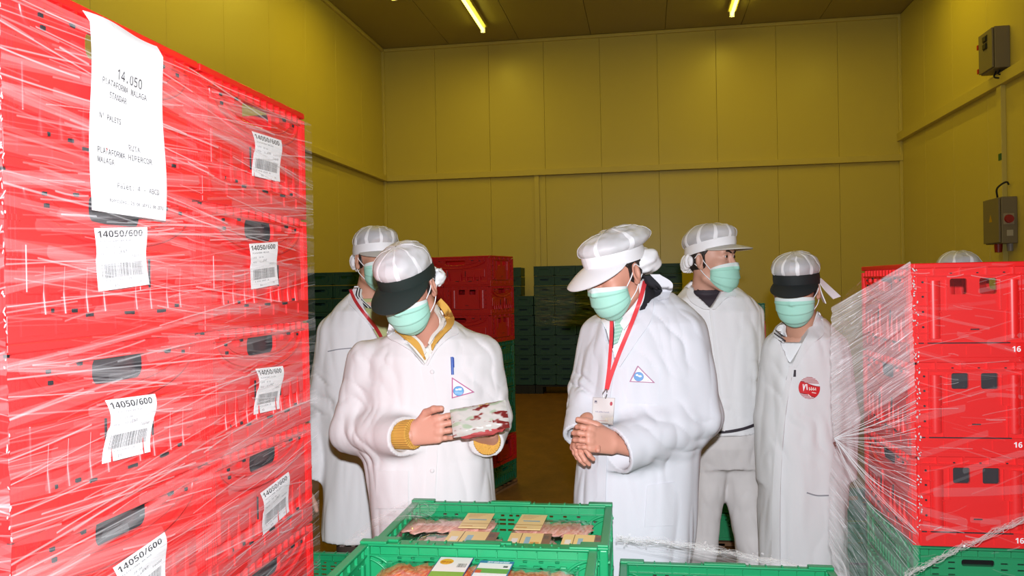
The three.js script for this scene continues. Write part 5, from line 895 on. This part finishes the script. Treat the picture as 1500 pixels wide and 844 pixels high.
{ // ---- the man behind, by the labelled crates
  const F = new Figure('man in a white coat standing behind the bending man, beside the labelled red crates', 'person', 545, 3.4);
  F.head([551, 382, 0.02], 36, 5, 0, 0.98);
  const arms = [[[486, 488, 0, 0.06], [470, 588, 0, 0.056], [450, 700, 0.03, 0.048]], [[604, 490, 0, 0.06], [622, 590, 0, 0.056], [622, 690, 0.03, 0.05]]];
  F.skin(skinMat(0.58, 0.3, 0.2), [541, 440, -0.03], [[[541, 450, -0.02, 0.09], [545, 640, 0, 0.1]], [[500, 480, 0, 0.04], [470, 588, 0, 0.035], [446, 700, 0.03, 0.028]], [[590, 480, 0, 0.04], [622, 590, 0, 0.035], [622, 700, 0.03, 0.028]], [[525, 640, 0, 0.08], [522, 830, 0, 0.05], [520, 930, 0, 0.045]], [[568, 640, 0, 0.08], [570, 830, 0, 0.05], [572, 930, 0, 0.045]]], [{ w: [440, 706, 0.03], k: [436, 738, 0.05], n: [-0.5, 0, 0.8], side: 1 }, { w: [622, 706, 0.03], k: [622, 738, 0.05], n: [0.5, 0, 0.8], side: -1 }]);
  F.hair(); F.eyes(); F.mask([-1, 1]);
  F.cap({ band: PM.capWhite, visor: PM.visorGrey, visorLen: 0.06, droop: 0.3, H: 0.085, bulge: 0.1, seams: 10, gather: 'ruffle', y: 0.044, pleat: 0.02 });
  const slices = [[424, 518, 562, 0.055, -0.03], [438, 502, 582, 0.085, -0.02], [454, 488, 600, 0.108, 0], [480, 474, 612, 0.125, 0], [530, 470, 618, 0.135, 0], [600, 473, 618, 0.14, 0], [660, 476, 618, 0.14, 0], [720, 474, 615, 0.15, 0], [786, 470, 612, 0.155, 0]];
  const inner = F.torso(slices.map(([py, l, r, z, d]) => [py + 2, l + 8, r - 8, z - 0.022, d])), sy = F.J(540, 510).y;
  F.mesh('scarf', (x, y, z) => Math.max(Math.min(inner(x, y, z), F.neckF(x, y, z) - 0.016 + Math.max(0, (y - F.J(540, 438).y)) * 2), sy - y, y - F.J(540, 424).y, -(F.neckF(x, y, z) - 0.003)), F.box([F.J(490, 420, 0.15), F.J(600, 510, -0.15)], 0.02), 0.008, std(lin(0.42, 0.45, 0.2), 0.8));
  const coat = coatOf(F, { slices, arms, hem: 783, vee: [[521, 418], [580, 420], [575, 470], [560, 505], [540, 470]], veeZ: -0.02, fold: folds(0.008, 21), mat: PM.coatFar, h: 0.01, creases: crease(F, [[475, 580, 0.03, 0.12, 0.006, 30, 90, 20], [500, 600, 0.1, 0.12, 0.005, 80, 30, 0]]) });
  legs(F, [545, 700, 24], [545, 850, 26], [545, 955, 28], 0.07, PM.brown);
  F.band('shirt_collar', (x, y, z) => Math.min(inner(x, y, z), F.neckF(x, y, z)), [[524, 420], [522, 434], [536, 450]], [[530, 424], [530, 436], [546, 452]], std(0xffffff, 0.7, { map: canvas(64, 64, (c) => { for (let i = 0; i < 4; i++) { c.fillStyle = i % 2 ? '#dfe2dc' : '#15161c'; c.fillRect(i * 16, 0, 16, 64); } }) }), { lift: 0.02, thick: 0.005 });
  F.band('coat_collar', coat, [[519, 420], [510, 440], [524, 458], [548, 482]], [[525, 420], [520, 438], [534, 454], [552, 476]], PM.coatFar, { lift: 0.006, thick: 0.004 });
  F.strip('lanyard', (x, y, z) => Math.min(coat(x, y, z), inner(x, y, z)), [[513, 424], [520, 440], [534, 460], [549, 478], [562, 500]], 4.5, std(lin(0.55, 0.03, 0.04), 0.5), { lift: 0.01 });
  F.strip('back_seam', coat, [[480, 515], [495, 512], [515, 510]], 1.5, PM.line, { lift: 0.001, thick: 0.001 });
}
{ // ---- the man who looks aside
  const F = new Figure('man in a white zipped jacket and white trousers, looking aside', 'person', 1050, 3.4);
  F.head([1043, 383, 0.03], 47, 2, 0, 0.98);
  const arms = [[[998, 464, -0.02, 0.062], [990, 560, 0, 0.058], [1012, 630, -0.12, 0.05]], [[1094, 464, 0, 0.062], [1105, 560, -0.02, 0.058], [1100, 632, -0.1, 0.05]]];
  F.skin(skinMat(0.62, 0.34, 0.245), [1033, 440, -0.03], [[[1036, 450, -0.02, 0.09], [1056, 640, 0, 0.09]], [[1005, 470, 0, 0.04], [990, 560, 0, 0.035], [1014, 636, -0.13, 0.028]], [[1085, 470, 0, 0.04], [1105, 560, -0.02, 0.035], [1098, 640, -0.11, 0.028]], [[1042, 660, 0, 0.06], [1030, 800, 0, 0.045], [1022, 950, 0, 0.04]], [[1082, 660, 0, 0.06], [1100, 800, 0, 0.045], [1106, 950, 0, 0.04]]], [{ w: [1018, 638, -0.14], k: [1034, 646, -0.17], n: [-0.3, 0.3, -0.9], side: 1 }, { w: [1097, 640, -0.12], k: [1085, 648, -0.15], n: [0.3, 0.3, -0.9], side: -1 }]);
  F.hair(); F.eyes(PM.hair, 0.002); F.mask([-1, 1], 0.012);
  F.cap({ band: PM.capWhite, visor: PM.visorGrey, visorLen: 0.075, droop: 0.16, H: 0.085, bulge: 0.1, back: 0.1, seams: 10, gather: 'ruffle', y: 0.068, tip: 0.056, pleat: 0.02 });
  const slices = [[410, 1014, 1062, 0.05, -0.03], [421, 1002, 1080, 0.078, -0.02], [436, 990, 1100, 0.108, -0.01], [456, 984, 1110, 0.125, 0], [500, 986, 1110, 0.135, 0], [560, 992, 1108, 0.135, 0], [610, 1005, 1110, 0.135, 0], [634, 1012, 1112, 0.138, 0]];
  const inner = F.torso(slices.map(([py, l, r, z, d]) => [py + 2, l + 8, r - 8, z - 0.022, d])), sy = F.J(1040, 500).y;
  F.mesh('dark_top', (x, y, z) => Math.max(Math.min(inner(x, y, z), F.neckF(x, y, z) - 0.014 + Math.max(0, y - F.J(1040, 425).y) * 2), sy - y, y - F.J(1040, 408).y, -(F.neckF(x, y, z) - 0.003)), F.box([F.J(990, 408, 0.15), F.J(1100, 500, -0.15)], 0.02), 0.007, PM.dark);
  const coat = coatOf(F, { slices, arms, hem: 632, name: 'jacket', vee: [[1006, 402], [1066, 404], [1062, 424], [1040, 452], [1022, 432]], veeZ: -0.03, fold: folds(0.008, 31), mat: PM.coatFar, h: 0.009, creases: crease(F, [[1105, 550, 0.02, 0.12, 0.006, 30, 90, 20], [1060, 615, 0.12, 0.12, 0.005, 20, 100, 0], [1095, 480, 0.08, 0.1, 0.004, 90, 20, 0]]) });
  F.band('jacket_collar', coat, [[1016, 415], [1006, 429], [1012, 442], [1030, 453]], [[1021, 415], [1016, 428], [1025, 441], [1040, 454]], PM.coatFar, { lift: 0.007, thick: 0.005, m: 5 });
  F.band('jacket_collar', coat, [[1061, 416], [1061, 425], [1052, 438], [1042, 454]], [[1070, 420], [1078, 434], [1066, 436], [1048, 453]], PM.coatFar, { lift: 0.007, thick: 0.005, m: 5 });
  F.strip('zip', coat, [[1041, 454], [1048, 510], [1054, 570], [1060, 632]], 4, PM.coatFar, { lift: 0.006, thick: 0.004 });
  F.strip('jacket_hem', coat, [[1012, 638], [1036, 633], [1062, 633], [1090, 628], [1112, 620]], 4, PM.dark, { lift: 0.006, thick: 0.004 });
  const L = [F.limb([[1042, 655, 0, 0.092], [1036, 720, 0, 0.07], [1027, 800, 0.01, 0.062], [1022, 935, 0, 0.066]]), F.limb([[1082, 655, 0, 0.092], [1088, 720, 0, 0.071], [1101, 800, 0.02, 0.062], [1107, 935, 0, 0.066]]), F.torso([[615, 1012, 1111, 0.125, 0], [650, 1012, 1113, 0.125, 0], [682, 1016, 1114, 0.1, 0]])], lf = blend(L, 0.02), fo = folds(0.006, 41, 9, 5), fy = F.J(1060, 960).y;
  F.mesh('trousers', (x, y, z) => Math.max(lf(x, y, z) + fo(x, y, z), fy - y), F.box([F.J(1010, 615, 0.15), F.J(1115, 960, -0.15)], 0.05), 0.009, PM.trousersWhite);
  for (const s of [1022, 1107]) { const p = F.J(s, 950, 0), q = blend([cone(V(p.x, 0.045, p.z - 0.05), V(p.x, 0.035, p.z + 0.14), 0.046, 0.04), cone(V(p.x, 0.045, p.z - 0.04), V(p.x, 0.1, p.z - 0.04), 0.045, 0.05)], 0.03); F.mesh('shoe', (x, y, z) => Math.max(q(x, y, z), 0.002 - y), new THREE.Box3(V(p.x - 0.1, -0.02, p.z - 0.14), V(p.x + 0.1, 0.2, p.z + 0.24)), 0.008, PM.shoe); }
}
{ // ---- the woman
  const F = new Figure('woman in a long white coat with a round red badge and black-visored cap', 'person', 1175, 3.2);
  F.head([1167, 427, 0.05], -30, 15, 0, 0.94);
  const arms = [[[1136, 514, 0, 0.052], [1126, 612, -0.03, 0.048], [1128, 700, -0.01, 0.042]], [[1222, 512, 0, 0.054], [1238, 612, 0, 0.05], [1236, 700, 0.03, 0.045]]];
  F.skin(skinMat(0.58, 0.3, 0.2), [1178, 492, -0.02], [[[1178, 500, -0.02, 0.08], [1178, 680, 0, 0.09]], [[1145, 510, 0, 0.035], [1126, 612, -0.03, 0.03], [1128, 705, 0, 0.025]], [[1212, 510, 0, 0.035], [1238, 612, 0, 0.03], [1236, 705, 0.03, 0.025]], [[1158, 690, 0, 0.08], [1156, 860, 0, 0.05], [1156, 960, 0, 0.045]], [[1198, 690, 0, 0.08], [1200, 860, 0, 0.05], [1202, 960, 0, 0.045]]], [{ w: [1128, 712, 0.0], k: [1129, 742, 0.02], n: [-0.6, 0, 0.7], side: 1, scale: 0.9 }, { w: [1236, 712, 0.03], k: [1236, 742, 0.05], n: [0.6, 0, 0.7], side: -1, scale: 0.9 }]);
  F.hair(true); F.eyes(); F.mask([1, -1]);
  F.cap({ band: PM.capBlack, visor: PM.capBlack, visorLen: 0.055, droop: 0.5, H: 0.09, bulge: 0.14, seams: 10, gather: 'ribbon', y: 0.05, bandH: 0.04, pleat: 0.02 });
  const slices = [[466, 1152, 1206, 0.05, -0.03], [478, 1138, 1220, 0.08, -0.02], [494, 1128, 1232, 0.105, 0], [520, 1122, 1238, 0.12, 0], [580, 1117, 1240, 0.125, 0], [650, 1114, 1240, 0.13, 0], [720, 1114, 1238, 0.14, 0], [800, 1113, 1238, 0.145, 0], [890, 1113, 1240, 0.15, 0]];
  const inner = F.torso(slices.map(([py, l, r, z, d]) => [py + 2, l + 8, r - 8, z - 0.022, d])), sy = F.J(1170, 540).y;
  F.mesh('undershirt', (x, y, z) => Math.max(inner(x, y, z), sy - y, y - F.J(1165, 500).y, -(F.neckF(x, y, z) - 0.004)), F.box([F.J(1130, 466, 0.15), F.J(1230, 540, -0.15)], 0.02), 0.008, PM.shirt);
  const coat = coatOf(F, { slices, arms, hem: 888, vee: [[1138, 458], [1205, 452], [1188, 486], [1158, 535], [1148, 500]], veeZ: -0.02, fold: folds(0.008, 51), mat: PM.coatGrey, h: 0.009, creases: crease(F, [[1180, 640, 0.12, 0.14, 0.005, 90, 40, 0], [1150, 560, 0.1, 0.12, 0.004, 80, 50, 0]]) });
  legs(F, [1178, 760, 20], [1178, 880, 22], [1178, 985, 24], 0.06, PM.trousers);
  F.band('coat_collar', (x, y, z) => Math.min(coat(x, y, z), F.neckF(x, y, z)), [[1142, 477], [1132, 490], [1141, 498], [1153, 504]], [[1149, 475], [1150, 485], [1153, 495], [1158, 505]], PM.coatGrey, { lift: 0.006, thick: 0.005, m: 5 });
  F.band('coat_collar', (x, y, z) => Math.min(coat(x, y, z), F.neckF(x, y, z)), [[1198, 456], [1190, 478], [1176, 502], [1160, 536]], [[1205, 466], [1206, 490], [1188, 506], [1166, 540]], PM.coatGrey, { lift: 0.008, thick: 0.005, m: 5 });
  F.strip('collar_piping', (x, y, z) => Math.min(coat(x, y, z), F.neckF(x, y, z)), [[1134, 488], [1142, 494], [1152, 500]], 1.4, PM.dark, { lift: 0.01, thick: 0.002 });
  F.strip('collar_piping', (x, y, z) => Math.min(coat(x, y, z), F.neckF(x, y, z)), [[1136, 484], [1144, 490], [1152, 495]], 1.1, PM.dark, { lift: 0.01, thick: 0.002 });
  F.patch('badge', coat, [[1169, 551], [1202, 552], [1202, 586], [1169, 585]], print(logoRed), { lift: 0.005, thick: 0.001 });
  F.patch('pen_tag', coat, [[1163, 542], [1166, 542], [1166, 552], [1162, 552]], PM.dark, { lift: 0.006, n: [2, 3] });
  F.band('coat_front', coat, [[1156, 536], [1143, 600], [1133, 700], [1131, 886]], [[1163, 536], [1152, 600], [1144, 700], [1143, 886]], PM.coatGrey, { lift: 0.008, thick: 0.007, n: 40, m: 4 });
  F.strip('pocket_edge', coat, [[1182, 722], [1196, 726], [1214, 726]], 2, PM.line, { lift: 0.001, thick: 0.002 });
}
{ // ---- someone behind the right stack: a white cap above its rim
  const F = new Figure('person behind the red crates with square holes, only the white cap showing', 'person', 1408, 3.72);
  F.head([1405, 416, 0], -20, 6, 0, 0.98);
  F.skin(skinMat(0.55, 0.27, 0.18), [1405, 470, -0.02], [[[1405, 480, 0, 0.09], [1405, 640, 0, 0.1]], [[1390, 640, 0, 0.08], [1388, 900, 0, 0.045]], [[1422, 640, 0, 0.08], [1424, 900, 0, 0.045]]], []);
  F.hair(); F.eyes(); F.mask();
  F.cap({ band: PM.capWhite, visor: PM.visorGrey, visorLen: 0.06, H: 0.09, bulge: 0.16, seams: 8, y: 0.046 });
  const slices = [[458, 1384, 1428, 0.055, -0.02], [472, 1368, 1442, 0.09, 0], [490, 1350, 1460, 0.11, 0], [520, 1342, 1468, 0.125, 0], [640, 1345, 1466, 0.135, 0], [780, 1340, 1470, 0.15, 0]];
  coatOf(F, { slices, arms: [[[1356, 510, 0, 0.055], [1344, 600, 0, 0.05], [1350, 690, 0.05, 0.045]], [[1454, 510, 0, 0.055], [1466, 600, 0, 0.05], [1460, 690, 0.05, 0.045]]], hem: 778, fold: folds(0.005, 61), mat: PM.coatGrey, h: 0.012 });
  legs(F, [1405, 700, 20], [1405, 820, 22], [1405, 905, 24], 0.07, PM.trousers);
}

renderer.render(scene, camera);
